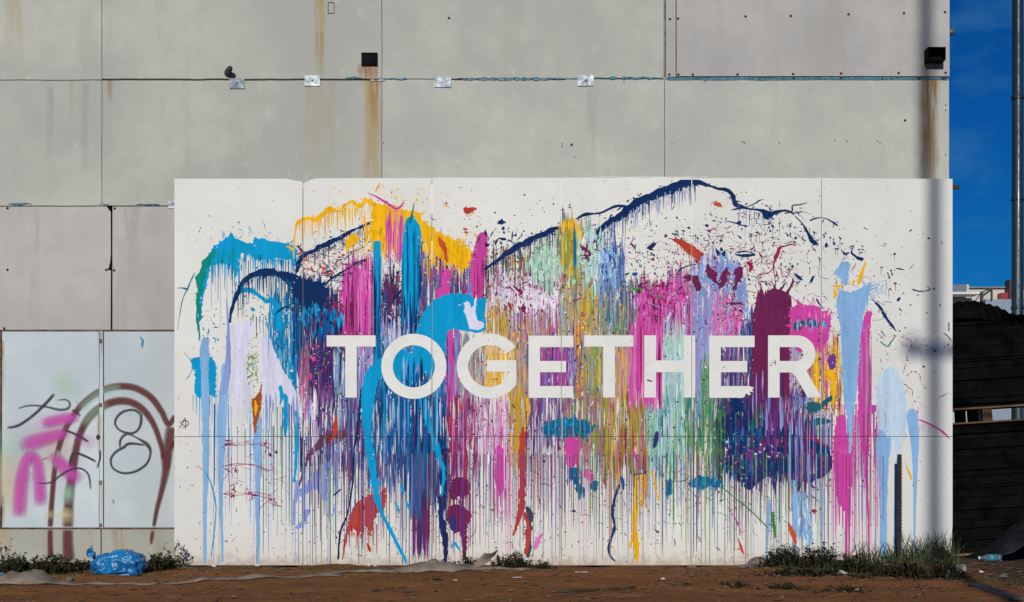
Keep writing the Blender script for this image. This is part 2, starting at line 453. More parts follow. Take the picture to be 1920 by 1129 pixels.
# torn hole in the joint of the lower pinkish panels
def flake(pts, name='broken_gap', mat=M_JOINT, y0=0.0105):
    MB().prism([pt(a, b2, WY) for a, b2 in pts], WY-y0, WY-y0+0.005).build(name, mat, bld)
flake([(199, 385.5), (211, 386), (211, 400), (205, 394)], mat=M_BLACK); flake([(208, 480), (210.8, 478), (211, 506), (202, 507), (205, 500), (207, 492)], mat=M_BLACK)
flake([(208, 386), (210.5, 386), (210.6, 479), (208.4, 479)], mat=M_BLACK); flake([(208.2, 512), (209.8, 512), (209.6, 618), (208.0, 618)], mat=M_BLACK)
# small rusty slot outline, top of the wall
o = MB()
for a, b2, c_, d_ in ((614.6, 4.5, 615.8, 26), (626, 5.5, 627.2, 25), (615.9, 4.5, 625.9, 5.6), (615.9, 24.6, 625.9, 25.8)):
    x0, z1 = pt(a, b2, WY); x1, z0 = pt(c_, d_, WY); o.box(x0, x1, WY-0.006, WY-0.0005, z0, z1)
o.build('slot_rim', simple('rust_rim', (0.16, 0.09, 0.05, 1), 0.9), bld)

# hollow box vents
def box_vent(px0, py0, px1, py1, depth, lift=0.0, right=0.0):
    x0, z1 = pt(px0, py0, WY); x1, z0 = pt(px1, py1, WY)
    v = bpy.data.meshes.new('vent_box'); bm = bmesh.new()
    th = 0.004
    def ring(y, dx, dz, ins): return [bm.verts.new((x+dx, y, z+dz)) for x, z in ((x0+ins, z0+ins), (x1-ins, z0+ins), (x1-ins, z1-ins), (x0+ins, z1-ins))]
    rs = [ring(WY-0.0005, 0, 0, 0), ring(WY-depth, right, lift, 0), ring(WY-depth, right, lift, th), ring(WY-0.019, 0, 0, th)]
    for a, b2 in zip(rs, rs[1:]):
        for k in range(4): bm.faces.new((a[k], a[(k+1) % 4], b2[(k+1) % 4], b2[k]))
    bm.faces.new(rs[-1])
    bmesh.ops.recalc_face_normals(bm, faces=bm.faces)
    bm.to_mesh(v); bm.free()
    return link('vent_box', v, M_BLACK, bld)
v1 = box_vent(678, 100, 708, 123, 0.03); tag(v1, 'square black vent hole with rust running down below it')
xx, z1 = pt(698.5, 101, WY-0.019); _, z0 = pt(698.5, 122, WY-0.019)
MB().box(xx-0.003, xx+0.003, WY-0.0185, WY-0.012, z0, z1).build('vent_bar', M_PIPE, v1)
v2 = box_vent(1732, 96, 1765, 120, 0.16, 0.0, 0.0); tag(v2, 'black box vent jutting out near the wall corner')
# stub of pipe that points up and out
x, z = pt(427, 138, WY)
mb = MB(); n = 16
mb.tube([(x, WY, z), (x+0.006, WY-0.03, z+0.006), (x+0.045, WY-0.12, z+0.022)], [0.034, 0.034, 0.025], n, cap=False)
mb.tube([(x+0.045, WY-0.1201, z+0.022), (x+0.02, WY-0.06, z+0.014)], [0.021, 0.021], n)
mb.build('pipe_stub', M_PIPE, bld, True)
# lamp and bracket that stick out at the corner
x, z = pt(1782, 60, WY+0.3)
mb = MB(); mb.tube([(x-0.03, WY+0.3, z), (x+0.02, WY+0.3, z), (x+0.035, WY+0.3, z), (x+0.045, WY+0.3, z-0.002)], [0.034, 0.034, 0.026, 0.012], 14)
mb.build('corner_lamp', simple('grey_lamp', (0.10, 0.13, 0.15, 1), 0.4), bld, True)
x, z = pt(1784, 351, WY+0.2); MB().box(x-0.05, x+0.08, WY+0.19, WY+0.22, z-0.02, z+0.02).build('corner_bracket', M_BOLT, bld)

# ---- the metal double door
door = empty('double_door', (pt(190, 0, WY)[0], WY, 0)); door.parent = bld; door.matrix_parent_inverse = Matrix.Translation(bld.location).inverted()
DY = 0.018
for a, b_ in ((5, 186.5), (196, 328)):
    x0, z1 = pt(a, 622, WY); x1, z0 = pt(b_, 989, WY)
    MB().box(x0, x1, WY-DY, WY+0.03, z0, z1).build('door_leaf', M_DOOR, door)
x0, z1 = pt(188, 621, WY); x1, z0 = pt(194.5, 990, WY)
MB().box(x0, x1, WY-DY-0.012, WY+0.03, z0, z1).build('door_astragal', M_DOOR, door)
M_RF = simple('rusty_door_frame', (0.17, 0.10, 0.065, 1), 0.85, var=0.6, scale=8)
for a, b2, c_, d_ in ((-1, 619.5, 330, 621.3), (-1, 989.6, 330, 991.6), (0, 622, 3.5, 989)):
    x0, z1 = pt(a, b2, WY); x1, z0 = pt(c_, d_, WY)
    MB().box(x0, x1, WY-DY-0.004, WY+0.02, z0, z1).build('door_frame', M_RF, door)
for py in (663, 960):
    x, z = pt(3, py, WY); MB().tube([(x, WY-DY-0.012, z-0.05), (x, WY-DY-0.012, z+0.05)], 0.012, 8).build('hinge', M_RF, door)
x, z = pt(186, 820, WY)
MB().tube([(x, WY-DY-0.001, z), (x, WY-DY-0.016, z)], [0.028, 0.02], 9).build('lock_plate', M_BOLT, door)
for p in ((190.5, 640), (190.5, 760), (190.5, 905), (190.5, 985)):
    x, z = pt(*p, WY); MB().box(x-0.012, x+0.012, WY-DY-0.017, WY-DY-0.0125, z-0.02, z+0.02).build('rusty_catch', M_RF, door)

# ---- spray paint with soft edges: ribbons whose film thins out to the sides
def catmull(P, step):
    out = []; n = len(P)
    if n == 2:
        k = max(1, int(math.dist(P[0][:2], P[1][:2]) / step))
        return [tuple(a+(b2-a)*i/k for a, b2 in zip(P[0], P[1])) for i in range(k+1)]
    for i in range(n-1):
        p0, p1, p2, p3 = P[max(i-1, 0)], P[i], P[i+1], P[min(i+2, n-1)]
        k = max(1, int(math.dist(p1[:2], p2[:2]) / step))
        for s in range(k):
            u = s / k
            out.append(tuple(0.5*(2*b_+(c_-a)*u+(2*a-5*b_+4*c_-d_)*u*u+(3*b_-a-3*c_+d_)*u**3) for a, b_, c_, d_ in zip(p0, p1, p2, p3)))
    out.append(tuple(P[-1]))
    return out
def spray_mat(name):
    m, t, b = new_mat(name)
    a = nd(t, 'ShaderNodeVertexColor', layer_name='Col')
    n = noise_n(t, 160, 2, 0.6)
    al = math_n(t, 'MULTIPLY', a.outputs['Alpha'], smooth_n(t, n, 0.3, 0.55, 0.75, 1.05), clamp=True)
    t.links.new(a.outputs['Color'], b.inputs['Base Color']); t.links.new(al, b.inputs['Alpha'])
    b.inputs['Roughness'].default_value = 0.6
    return m
M_SPRAY = spray_mat('spray_paint')
spray_n = [0]
def spray(strokes, name, parent, y):
    V = []; C = []; Fc = []
    prof = ((-1, 0), (-0.72, 0.45), (-0.42, 1), (0.42, 1), (0.72, 0.45), (1, 0))
    for path, col, soft, alpha in strokes:
        spray_n[0] += 1
        yy = y - 0.0004 * spray_n[0]
        pts = catmull(path, 4); n = len(pts)
        pf = [(u*(1+0.7*soft) if abs(u) > 0.5 else u*(1-0.8*soft), a) for u, a in prof]
        rows = []
        for i, (px, py, w) in enumerate(pts):
            a = pts[max(i-1, 0)]; b2 = pts[min(i+1, n-1)]
            dx, dy = b2[0]-a[0], b2[1]-a[1]; L = math.hypot(dx, dy) or 1
            nx_, ny_ = -dy/L, dx/L
            end = min(1.0, 0.25+i*0.5, 0.25+(n-1-i)*0.5) if soft < 0.5 else min(1.0, (i+0.0)*4/(w+1), (n-1-i)*4/(w+1))
            base = len(V)
            for u, al in pf:
                x, z = pt(px+nx_*u*w/2, py+ny_*u*w/2, y)
                V.append((x, yy, z)); C.append(tuple(col[:3])+(max(0, al*alpha*end),))
            rows.append(base)
        for a, b2 in zip(rows, rows[1:]):
            Fc += [(a+k, a+k+1, b2+k+1, b2+k) for k in range(5)]
    me = bpy.data.meshes.new(name); me.from_pydata(V, [], Fc); me.update()
    ca = me.color_attributes.new('Col', 'FLOAT_COLOR', 'POINT')
    ca.data.foreach_set('color', [q for c_ in C for q in c_])
    return link(name, me, M_SPRAY, parent)
MAR = srgb(96, 20, 22, 1.0); MAG = srgb(208, 66, 178, 1.1); MNT = srgb(170, 222, 195, 1.1); YEL = srgb(240, 228, 175, 1.05); BLK = (0.02, 0.02, 0.022, 1); CY = srgb(0, 150, 205)
GY = WY - DY - 0.0055
spray([([(30, 800, 60), (28, 850, 70), (22, 890, 60)], MNT, 1, 0.55), ([(95, 740, 36), (125, 725, 40), (150, 712, 30)], MNT, 1, 0.35),
       ([(8, 840, 40), (12, 900, 50), (18, 970, 46)], YEL, 1, 0.5), ([(105, 718, 30), (135, 712, 36)], YEL, 1, 0.4), ([(90, 790, 30), (110, 840, 40), (90, 900, 40)], YEL, 1, 0.35), ([(60, 800, 50), (90, 830, 50)], MNT, 1, 0.3)], 'mint_and_yellow_spray', door, GY)
spray([([(30, 850, 70), (60, 830, 70), (110, 812, 60), (150, 815, 50)], MAG, 1, 0.22), ([(40, 960, 60), (48, 880, 60), (70, 900, 60)], MAG, 1, 0.22), ([(90, 845, 50), (150, 905, 55)], MAG, 1, 0.22)], 'magenta_mist', door, GY)
spray([([(94, 988, 11), (97, 940, 11), (104, 870, 11), (118, 815, 12), (140, 775, 12), (165, 748, 13), (195, 730, 13), (225, 724, 14), (255, 728, 14), (283, 745, 14), (303, 772, 13), (316, 796, 11), (328, 778, 10)], MAR, 0.2, 1.0),
       ([(127, 988, 22), (130, 930, 19), (138, 870, 16), (148, 820, 15), (165, 785, 16), (190, 763, 16), (220, 752, 16), (248, 755, 15), (272, 772, 14), (290, 800, 12), (303, 838, 11), (307, 858, 9), (316, 846, 9), (328, 826, 10)], MAR, 0.2, 1.0),
       ([(311, 850, 22), (311, 880, 16), (303, 920, 11), (294, 955, 9), (288, 988, 7)], MAR, 0.3, 0.95), ([(322, 800, 22), (315, 840, 20), (312, 880, 12)], MAR, 0.3, 0.9)], 'maroon_arch_spray', door, GY)
spray([([(148, 770, 12), (170, 748, 13), (200, 731, 12), (228, 725, 9)], MNT, 0.8, 0.30)], 'pale_overspray', door, GY)
spray([([(155, 800, 14), (175, 774, 15), (205, 757, 13)], MNT, 0.8, 0.28)], 'pale_overspray', door, GY)
spray([([(104, 880, 9), (112, 842, 10)], MNT, 0.7, 0.7)], 'pale_overspray', door, GY)
spray([([(95, 975, 18), (94, 965, 18), (94, 955, 16)], YEL, 0.8, 0.9)], 'yellow_overspray', door, GY)
spray([([(123, 985, 24), (123, 970, 26), (124, 950, 16)], YEL, 0.8, 0.9), ([(126, 948, 16), (127, 935, 18), (130, 905, 14)], MNT, 0.9, 0.6)], 'pale_overspray', door, GY)
spray([([(76, 796, 14), (100, 790, 16), (125, 785, 17), (150, 780, 13)], MAG, 0.95, 0.86), ([(36, 842, 18), (55, 832, 22), (80, 824, 20), (110, 815, 17), (130, 808, 13)], MAG, 0.95, 0.86), ([(146, 835, 24), (152, 828, 30), (160, 820, 28), (163, 812, 24)], MAG, 1.0, 0.8),
       ([(95, 848, 14), (110, 865, 18), (130, 885, 20), (152, 905, 20)], MAG, 0.95, 0.86), ([(36, 972, 18), (38, 930, 19), (42, 890, 17), (50, 862, 16), (60, 856, 16), (70, 868, 16), (74, 900, 17), (77, 950, 18)], MAG, 0.95, 0.86)], 'magenta_spray', door, GY)
spray([([(13, 802, 4), (35, 797, 5), (60, 780, 5), (82, 760, 6), (102, 738, 5)], BLK, 0.15, 0.95), ([(32, 766, 2), (55, 760, 3), (85, 762, 4), (112, 768, 5), (128, 765, 5), (131, 756, 4), (124, 749, 3), (108, 750, 2)], BLK, 0.3, 0.75),
       ([(134, 768, 5), (144, 773, 5), (151, 780, 5)], BLK, 0.15, 0.95), ([(122, 806, 4), (144, 815, 5), (166, 828, 5)], BLK, 0.15, 0.95), ([(131, 874, 4), (133, 858, 5), (141, 849, 5), (160, 855, 5), (180, 865, 5)], BLK, 0.15, 0.95), ([(188, 843, 4), (188, 860, 4), (182, 877, 4)], BLK, 0.15, 0.9),
       ([(70, 906, 2), (95, 904, 3), (115, 890, 4), (135, 880, 4), (152, 878, 4), (166, 890, 4), (170, 917, 3)], BLK, 0.25, 0.8), ([(78, 862, 3), (92, 857, 3)], BLK, 0.3, 0.6), ([(140, 750, 1.5), (150, 760, 1.5)], BLK, 0.3, 0.6),
       ([(262, 774, 7), (250, 768, 4), (232, 771, 4), (219, 782, 4), (216, 795, 4), (226, 807, 4), (246, 812, 4), (258, 806, 4), (264, 793, 5), (264, 776, 6), (258, 774, 7)], BLK, 0.2, 0.92), ([(225, 840, 3), (226, 824, 4), (238, 813, 4), (256, 820, 3), (277, 834, 8), (282, 850, 4), (274, 870, 4), (252, 884, 4), (228, 886, 4), (211, 876, 4), (208, 860, 4), (217, 847, 4), (232, 838, 5), (243, 831, 5), (272, 834, 3)], BLK, 0.2, 0.92)], 'black_marker_scribble', door, GY)
spray([([(262, 631, 4), (267, 636, 5), (266, 652, 2)], CY, 0.1, 1), ([(212, 935, 3), (213, 944, 3)], CY, 0.1, 1), ([(67, 972, 2), (66, 978, 2)], CY, 0.1, 1), ([(270, 705, 2), (273, 704, 2)], CY, 0.1, 1)], 'cyan_flecks', door, GY)
spray_n[0] = 0
spray([([(94, 993, 11), (94, 1020, 11), (95, 1046, 13)], MAR, 0.2, 1.0)], 'maroon_arch_foot', bld, WY-0.0225)
spray([([(127, 993, 21), (127, 1015, 21), (128, 1035, 23), (129, 1052, 26)], MAR, 0.2, 1.0)], 'maroon_arch_foot', bld, WY-0.0225)
spray([([(287, 993, 7), (285, 1005, 7), (283, 1022, 4)], MAR, 0.6, 0.85)], 'maroon_arch_foot', bld, WY-0.0225)

# ------------------------------------------------------------------ the mural
PAL = {'c': (0, 158, 212), 'n': (8, 45, 96), 'b': (0, 88, 154), 'y': (250, 188, 14), 'g': (198, 158, 44), 'm': (210, 72, 164), 'k': (222, 130, 190), 'p': (112, 34, 82),
       'r': (156, 34, 76), 'l': (223, 221, 241), 'v': (140, 158, 214), 'u': (138, 182, 226), 'a': (196, 218, 236), 'o': (208, 84, 46), 't': (0, 112, 150), 'e': (74, 150, 62),
       'i': (170, 220, 196), 'j': (146, 152, 66), 'q': (112, 60, 140), 'd': (52, 50, 118), 'w': (226, 224, 217), 'h': (112, 58, 62), 's': (168, 140, 160), 'x': (190, 66, 50), 'z': (34, 96, 108)}
KW = 0.94
def pc(ch, jit=0.0, rr=random):
    r, g_, b_ = PAL[ch]
    if jit:
        k = 1 + rr.uniform(-jit, jit)
        r, g_, b_ = (min(255, max(0, q*k + rr.uniform(-1, 1)*jit*40)) for q in (r, g_, b_))
    return (lin(r)/KW, lin(g_)/KW, lin(b_)/KW)

SEAM_X = (568.0, 810.0, 1052.5, 1297.0, 1540.0); SEAM_Y = 818.5
class Paint:
    """flat paint films on the board, in photo pixels on the mural plane; later films lie on top"""
    def __init__(self, rng):
        self.v = []; self.c = []; self.f = []; self.st = 0; self.k = 0; self.rr = rng; self.big = []; self.cur = None
        self.pend = []; self.G = np.zeros((260, 500), dtype=np.int32)      # how many films lie on each 3-pixel cell
    def stage(self): pass
    def z(self): self.commit(); return None
    def commit(self):
        """lay the waiting shape just above whatever it covers"""
        if not self.pend: return
        boxes = []; top = 0
        for q, cc, tgt in self.pend:
            xs = [p[0] for p in q]; ys = [p[1] for p in q]
            b_ = (int((min(ys)-330)/3), int((max(ys)-330)/3)+1, int((min(xs)-322)/3), int((max(xs)-322)/3)+1)
            boxes.append(b_); top = max(top, int(self.G[b_[0]:b_[1], b_[2]:b_[3]].max()))
        top += 1
        for b_ in boxes: self.G[b_[0]:b_[1], b_[2]:b_[3]] = top
        z = 0.0005 + top*1.2e-5
        for q, cc, tgt in self.pend:
            V_, C_, F_ = tgt; k = len(V_)
            for (px, py), c_ in zip(q, cc):
                V_.append(((px-960)/199.0, -z, CAM_H+(HORIZ-py)/199.0)); C_.append(c_)
            F_.append(tuple(range(k, len(V_))))
        self.pend = []
    def emit(self, P, cols, z):
        """one small polygon: cut at the seams of the board and clipped to the board"""
        xs = [p[0] for p in P]; ys = [p[1] for p in P]
        if max(xs) < 329 or min(xs) > 1784 or max(ys) < 337 or min(ys) > 1058: return
        pieces = [(P, cols)]
        cuts = []
        for sx in SEAM_X:
            if min(xs) < sx+1.0 and max(xs) > sx-1.0: cuts.append((0, sx, 0.75))
        if min(ys) < SEAM_Y+0.6 and max(ys) > SEAM_Y-0.6: cuts.append((1, SEAM_Y, 0.5))
        for ax, s, h in cuts:
            nxt = []
            for q, cc in pieces:
                for lim, sg in ((s-h, 1), (s+h, -1)):
                    r = clip(q, cc, ax, lim, sg)
                    if r: nxt.append(r)
            pieces = nxt
        for ax, lim, sg in ((0, 329, -1), (0, 1784.5, 1), (1, 337, -1), (1, 1058.5, 1)):
            need = (min(xs) < lim if sg < 0 else max(xs) > lim) if ax == 0 else (min(ys) < lim if sg < 0 else max(ys) > lim)
            if need: pieces = [r for r in (clip(q, cc, ax, lim, sg) for q, cc in pieces) if r]
        for q, cc in pieces:
            self.pend.append((q, cc, self.cur or (self.v, self.c, self.f)))
    def own(self, pts, wmax=0):
        """a shape large enough to be picked out becomes a part of its own"""
        xs = [p[0] for p in pts]; ys = [p[1] for p in pts]
        self.cur = None
        if (max(xs)-min(xs)+wmax)*(max(ys)-min(ys)+wmax) > 420 and max(wmax, 6) >= 6:
            self.cur = ([], [], []); self.big.append(self.cur)
    def blob(self, P, col, jag=1.6, freq=0.12, smooth=True, step=2.6, spikes=0.0, z=None, fray=0.55):
        self.own(P)
        Q = P + [P[0]]
        if smooth: Q = catmull([(a, b_, 0) for a, b_ in Q], step)[:-1]
        else:
            out = []
            for a, b_ in zip(Q, Q[1:]):
                k = max(1, int(math.dist(a, b_)/step)); out += [(a[0]+(b_[0]-a[0])*i/k, a[1]+(b_[1]-a[1])*i/k) for i in range(k)]
            Q = out
        S = self.rr.uniform(0, 99); N = len(Q)
        sg = 1 if sum(Q[i][0]*Q[(i+1) % N][1]-Q[(i+1) % N][0]*Q[i][1] for i in range(N)) > 0 else -1
        R_ = []; NR = []
        for i, q in enumerate(Q):
            a_, b_ = Q[i-2], Q[(i+2) % N]; dx, dy = b_[0]-a_[0], b_[1]-a_[1]; d = math.hypot(dx, dy) or 1
            ux, uy = sg*dy/d, -sg*dx/d
            n = noise.fractal(Vector((q[0]*freq, q[1]*freq, S)), 0.6, 2.1, 3)*jag + noise.fractal(Vector((q[0]*0.55, q[1]*0.55, S)), 0.5, 2.1, 2)*1.5*fray
            if spikes and self.rr.random() < 0.25: n += self.rr.random()**2*spikes
            R_.append((q[0]+ux*n, q[1]+uy*n)); NR.append((ux, uy))
        z = self.z()
        for tri in tessellate_polygon([[Vector((a, b_, 0)) for a, b_ in R_]]):
            self.emit([R_[i] for i in tri], [col]*3, z)
        self.cur = None
        if fray:        # loose flecks off the edge and bare chips inside it
            rr = self.rr; wcol = pc('w')
            for q, (ux, uy) in zip(R_, NR):
                if rr.random() < 0.22*fray:
                    k = abs(rr.gauss(0, 8))+0.5; self.splat(q[0]+ux*k, q[1]+uy*k, rr.uniform(0.5, 1.6), col, rr.choice((1, 1.6, 2.4)), math.atan2(uy, ux))
                if rr.random() < 0.06*fray:
                    k = rr.uniform(1, 5); self.splat(q[0]-ux*k, q[1]-uy*k, rr.uniform(0.5, 1.5), wcol, rr.choice((1, 1.6)), rr.uniform(0, 3))
    def ribbon(self, path, col, jag=0.25, step=2.2, freq=0.10, col2=None):
        self.own(path, max(p[2] for p in path) if len(path[0]) > 2 else 0)
        if max(p[2] for p in path) < 5: self.cur = None
        pts = catmull(path, step); n = len(pts); z = self.z(); S = self.rr.uniform(0, 99); prev = None
        for i, (x, y, w) in enumerate(pts):
            a = pts[max(i-1, 0)]; b_ = pts[min(i+1, n-1)]; dx, dy = b_[0]-a[0], b_[1]-a[1]; L = math.hypot(dx, dy) or 1
            nx_, ny_ = -dy/L, dx/L; w = max(w, 0.5)
            e = min(1, 0.25+i*0.4, 0.25+(n-1-i)*0.4)
            wl = w/2*e*(1+jag*2*(noise.fractal(Vector((i*freq, S, 0)), 0.7, 2, 3)+0.25*noise.noise(Vector((i*0.8, S, 3))))); wr = w/2*e*(1+jag*2*(noise.fractal(Vector((i*freq, S, 5)), 0.7, 2, 3)+0.25*noise.noise(Vector((i*0.8, S, 8)))))
            cc = col if col2 is None else tuple(p+(q-p)*i/n for p, q in zip(col, col2))
            cur = ((x+nx_*wl, y+ny_*wl), (x-nx_*wr, y-ny_*wr), cc)
            if prev: self.emit([prev[0], cur[0], cur[1], prev[1]], [prev[2], cur[2], cur[2], prev[2]], z)
            prev = cur
        self.cur = None
        if jag >= 0.25:
            rr = self.rr
            for i in range(1, n-1):
                x, y, w = pts[i]
                if w > 3.5 and rr.random() < 0.30:
                    a = pts[i-1]; b_ = pts[i+1]; dx, dy = b_[0]-a[0], b_[1]-a[1]; L = math.hypot(dx, dy) or 1; s_ = rr.choice((-1, 1)); k = s_*(w/2+abs(rr.gauss(0, 2.5)))
                    self.splat(x-dy/L*k, y+dx/L*k, rr.uniform(0.5, 1.0+w*0.10), col, rr.choice((1, 1.6, 2.6)), math.atan2(dy, dx)+rr.gauss(0, 0.7))
    def streak(self, x, y0, y1, w, col, col2=None, drip=False):
        rr = self.rr; z = self.z(); L = y1-y0; n = max(3, min(9, int(L/14))); prev = None; ph = rr.uniform(0, 99)
        for i in range(n+1):
            u = i/n
            if drip: e = (1, 1)[0]*(0.55+0.45*(1-u)) if u < 0.95 else 0.35
            else: e = min(1, 0.15+u*5, 0.15+(1-u)*5)*(0.8+0.3*rr.random())
            xx = x+ (0.35 if drip else 0.9)*noise.noise(Vector((u*3, ph, x)))
            cc = col if col2 is None else tuple(p+(q-p)*u for p, q in zip(col, col2))
            cur = (xx-w*e/2, xx+w*e/2, y0+L*u, cc)
            if prev: self.emit([(prev[0], prev[2]), (prev[1], prev[2]), (cur[1], cur[2]), (cur[0], cur[2])], [prev[3], prev[3], cc, cc], z)
            prev = cur
    def splat(self, x, y, r, col, el=1.0, ang=0.0):
        rr = self.rr; n = 6 if r < 1.5 else (8 if r < 4 else 12); z = self.z(); P = []
        ca, sa = math.cos(ang), math.sin(ang)
        for k in range(n):
            a = 2*math.pi*k/n; q = r*rr.uniform(0.55, 1.25)*(1.5 if rr.random() < 0.12 else 1)
            ux, uy = q*math.cos(a)*el, q*math.sin(a)/max(1, el**0.5)
            P.append((x+ux*ca-uy*sa, y+ux*sa+uy*ca))
        if r < 1.5: self.emit(P, [col]*n, z)
        else:
            for k in range(n): self.emit([(x, y), P[k], P[(k+1) % n]], [col]*3, z)
    # -- groups of marks
    def fill(self, x0, x1, y0, y1, pal, cover=2.2, w=(1.2, 4.5), L=(25, 95), fade=0.0, blend=1.0):
        rr = self.rr; pal = pal.replace(' ', ''); cs = [pc(q) for q in pal if q != 'w']; mean = tuple(sum(q[i] for q in cs)/len(cs)*0.9 for i in range(3))
        area = (x1-x0)*(y1-y0); done = 0
        while done < area*cover:
            x = rr.uniform(x0, x1); l = rr.uniform(*L); y = rr.uniform(y0-l*0.35, y1-l*0.5)
            if fade and rr.random() < fade*(y-y0)/(y1-y0): done += 20; continue
            ww = rr.uniform(*w)*(0.6 if rr.random() < 0.4 else 1)
            c1 = rr.choice(pal)
            if c1 == 'w' and rr.random() < 0.45: c1 = rr.choice(pal)
            k = 0.0 if c1 in 'wl' else rr.uniform(0.05, 0.55)*blend
            mix = lambda q: tuple(a*(1-k)+m_*k for a, m_ in zip(q, mean))
            self.streak(x, y, y+l, ww, mix(pc(c1, 0.12, rr)), mix(pc(c1 if rr.random() < 0.45 else rr.choice(pal), 0.12, rr)))
            done += l*ww
    def patch(self, cx, cy, rx, ry, pal, n, r=(1.2, 4.2), vert=0.6):
        """dabbed paint without a hard outline"""
        rr = self.rr; pal = pal.replace(' ', '')
        for _ in range(n):
            a = rr.uniform(0, 6.283); k = math.sqrt(rr.random())*rr.uniform(0.75, 1.12)
            x, y = cx+rx*k*math.cos(a), cy+ry*k*math.sin(a); q = r[0]+(r[1]-r[0])*rr.random()**1.6
            if rr.random() < vert+0.15: self.streak(x, y-q*2.4, y+q*rr.uniform(2, 5), q*rr.uniform(0.9, 1.7), pc(rr.choice(pal), 0.09, rr))
            else: self.splat(x, y, q*0.8, pc(rr.choice(pal), 0.09, rr), rr.choice((1, 1.4, 2.2)), rr.uniform(0, 3.14))
    def drips(self, x0, x1, ytop, ylen, pal, gap=(3, 8), w=(0.9, 2.2), prob=1.0):
        rr = self.rr; x = x0; pal = pal.replace(' ', '')
        while x < x1:
            if rr.random() < prob:
                y = ytop(x) if callable(ytop) else ytop
                y += rr.uniform(-3, 6)
                self.streak(x, y, y+rr.uniform(*ylen)*rr.uniform(0.4, 1), rr.uniform(*w), pc(rr.choice(pal), 0.08, rr), drip=True)
            x += rr.uniform(*gap)
    def spatter(self, cx, cy, sx, sy, n, pal, r=(0.5, 1.8), ang=None, big=0.05):
        rr = self.rr; pal = pal.replace(' ', '')
        for _ in range(n):
            x = rr.gauss(cx, sx); y = rr.gauss(cy, sy); q = r[0]+(r[1]-r[0])*rr.random()**2.2
            if rr.random() < big: q *= rr.uniform(1.6, 2.6)
            a = rr.uniform(0, 3.14) if ang is None else ang+rr.gauss(0, 0.35)
            self.splat(x, y, q, pc(rr.choice(pal), 0.08, rr), rr.choice((1, 1, 1.3, 2.2, 3.2)), a)
    def thread(self, x, y, a, L, w, col, curl=0.35):
        rr = self.rr; P = [(x, y, w)]; n = rr.randint(3, 6)
        for k in range(n):
            a += rr.gauss(0, curl); x += math.cos(a)*L/n; y += math.sin(a)*L/n; P.append((x, y, w*rr.uniform(0.35, 1.3)))
        self.ribbon(P, col, 0.4, 3.0)
    def threads(self, cx, cy, sx, sy, n, pal, L=(8, 40), w=(0.7, 1.8), ang=None, curl=0.4):
        rr = self.rr; pal = pal.replace(' ', '')
        for _ in range(n):
            a = rr.uniform(0, 6.28) if ang is None else rr.gauss(ang, 0.5)
            self.thread(rr.gauss(cx, sx), rr.gauss(cy, sy), a, rr.uniform(*L), rr.uniform(*w), pc(rr.choice(pal), 0.06, rr), curl)

def clip(P, cols, ax, lim, sg):
    """keep the side coordinate*sg <= lim*sg"""
    out = []; oc = []
    n = len(P)
    for i in range(n):
        a, b_ = P[i], P[(i+1) % n]; ca, cb = cols[i], cols[(i+1) % n]
        ia, ib = (a[ax]-lim)*sg <= 0, (b_[ax]-lim)*sg <= 0
        if ia: out.append(a); oc.append(ca)
        if ia != ib:
            u = (lim-a[ax])/(b_[ax]-a[ax])
            out.append((a[0]+(b_[0]-a[0])*u, a[1]+(b_[1]-a[1])*u)); oc.append(tuple(p+(q-p)*u for p, q in zip(ca, cb)))
    return (out, oc) if len(out) >= 3 else None

#PAINT_BEGIN
mural = empty('mural_board', (0, 0, 0))
tag(mural, 'white mural board splashed with bright dripping paint and the word TOGETHER', 'mural')
# twelve sheets on a timber frame
m, t, b = new_mat('white_painted_board')
n1 = noise_n(t, 1.1, 5, 0.6); n2 = noise_n(t, 14, 5, 0.65); n3 = noise_n(t, 90, 3, 0.6)
c = mix_n(t, smooth_n(t, n1, 0.3, 0.7), (0.775, 0.76, 0.70, 1), (0.85, 0.84, 0.79, 1))
oi = nd(t, 'ShaderNodeObjectInfo'); tone = smooth_n(t, oi.outputs['Random'], 0, 1, 0.965, 1.03)
tv = nd(t, 'ShaderNodeCombineXYZ'); [t.links.new(tone, tv.inputs[i]) for i in range(3)]
c = mix_n(t, 1.0, c, tv.outputs[0], 'MULTIPLY')
rol = noise_n(t, 5, 5, 0.6, (1, 1, 0.12), (7, 0, 2)); c = mix_n(t, smooth_n(t, rol, 0.5, 0.75, 0, 0.22), c, (0.66, 0.64, 0.59, 1))
smg = noise_n(t, 3.2, 8, 0.75, (1, 1, 1), (1, 5, 9)); c = mix_n(t, smooth_n(t, smg, 0.60, 0.74, 0, 0.30), c, (0.58, 0.56, 0.52, 1))
c = mix_n(t, smooth_n(t, n2, 0.55, 0.8, 0, 0.25), c, (0.64, 0.62, 0.56, 1))
c = mix_n(t, smooth_n(t, n3, 0.66, 0.74, 0, 0.35), c, (0.5, 0.48, 0.44, 1))
gpos = nd(t, 'ShaderNodeNewGeometry'); sp = nd(t, 'ShaderNodeSeparateXYZ'); t.links.new(gpos.outputs['Position'], sp.inputs[0])
hz = math_n(t, 'ADD', sp.outputs[2], math_n(t, 'MULTIPLY', n2, 0.35))     # splashed mud along the foot
c = mix_n(t, smooth_n(t, hz, 0.60, 0.16, 0, 0.30), c, (0.72, 0.58, 0.42, 1))
c = mix_n(t, smooth_n(t, hz, 0.33, 0.12, 0, 0.75), c, (0.42, 0.29, 0.18, 1))
t.links.new(c, b.inputs['Base Color']); b.inputs['Roughness'].default_value = 0.55
bump_n(t, b, math_n(t, 'ADD', n1, math_n(t, 'MULTIPLY', n3, 0.15)), 0.12, 0.02)
M_BOARD = m
M_TIMBER = simple('rough_timber', (0.22, 0.15, 0.09, 1), 0.85, var=0.3, scale=10, stretch=(1, 1, 0.1))
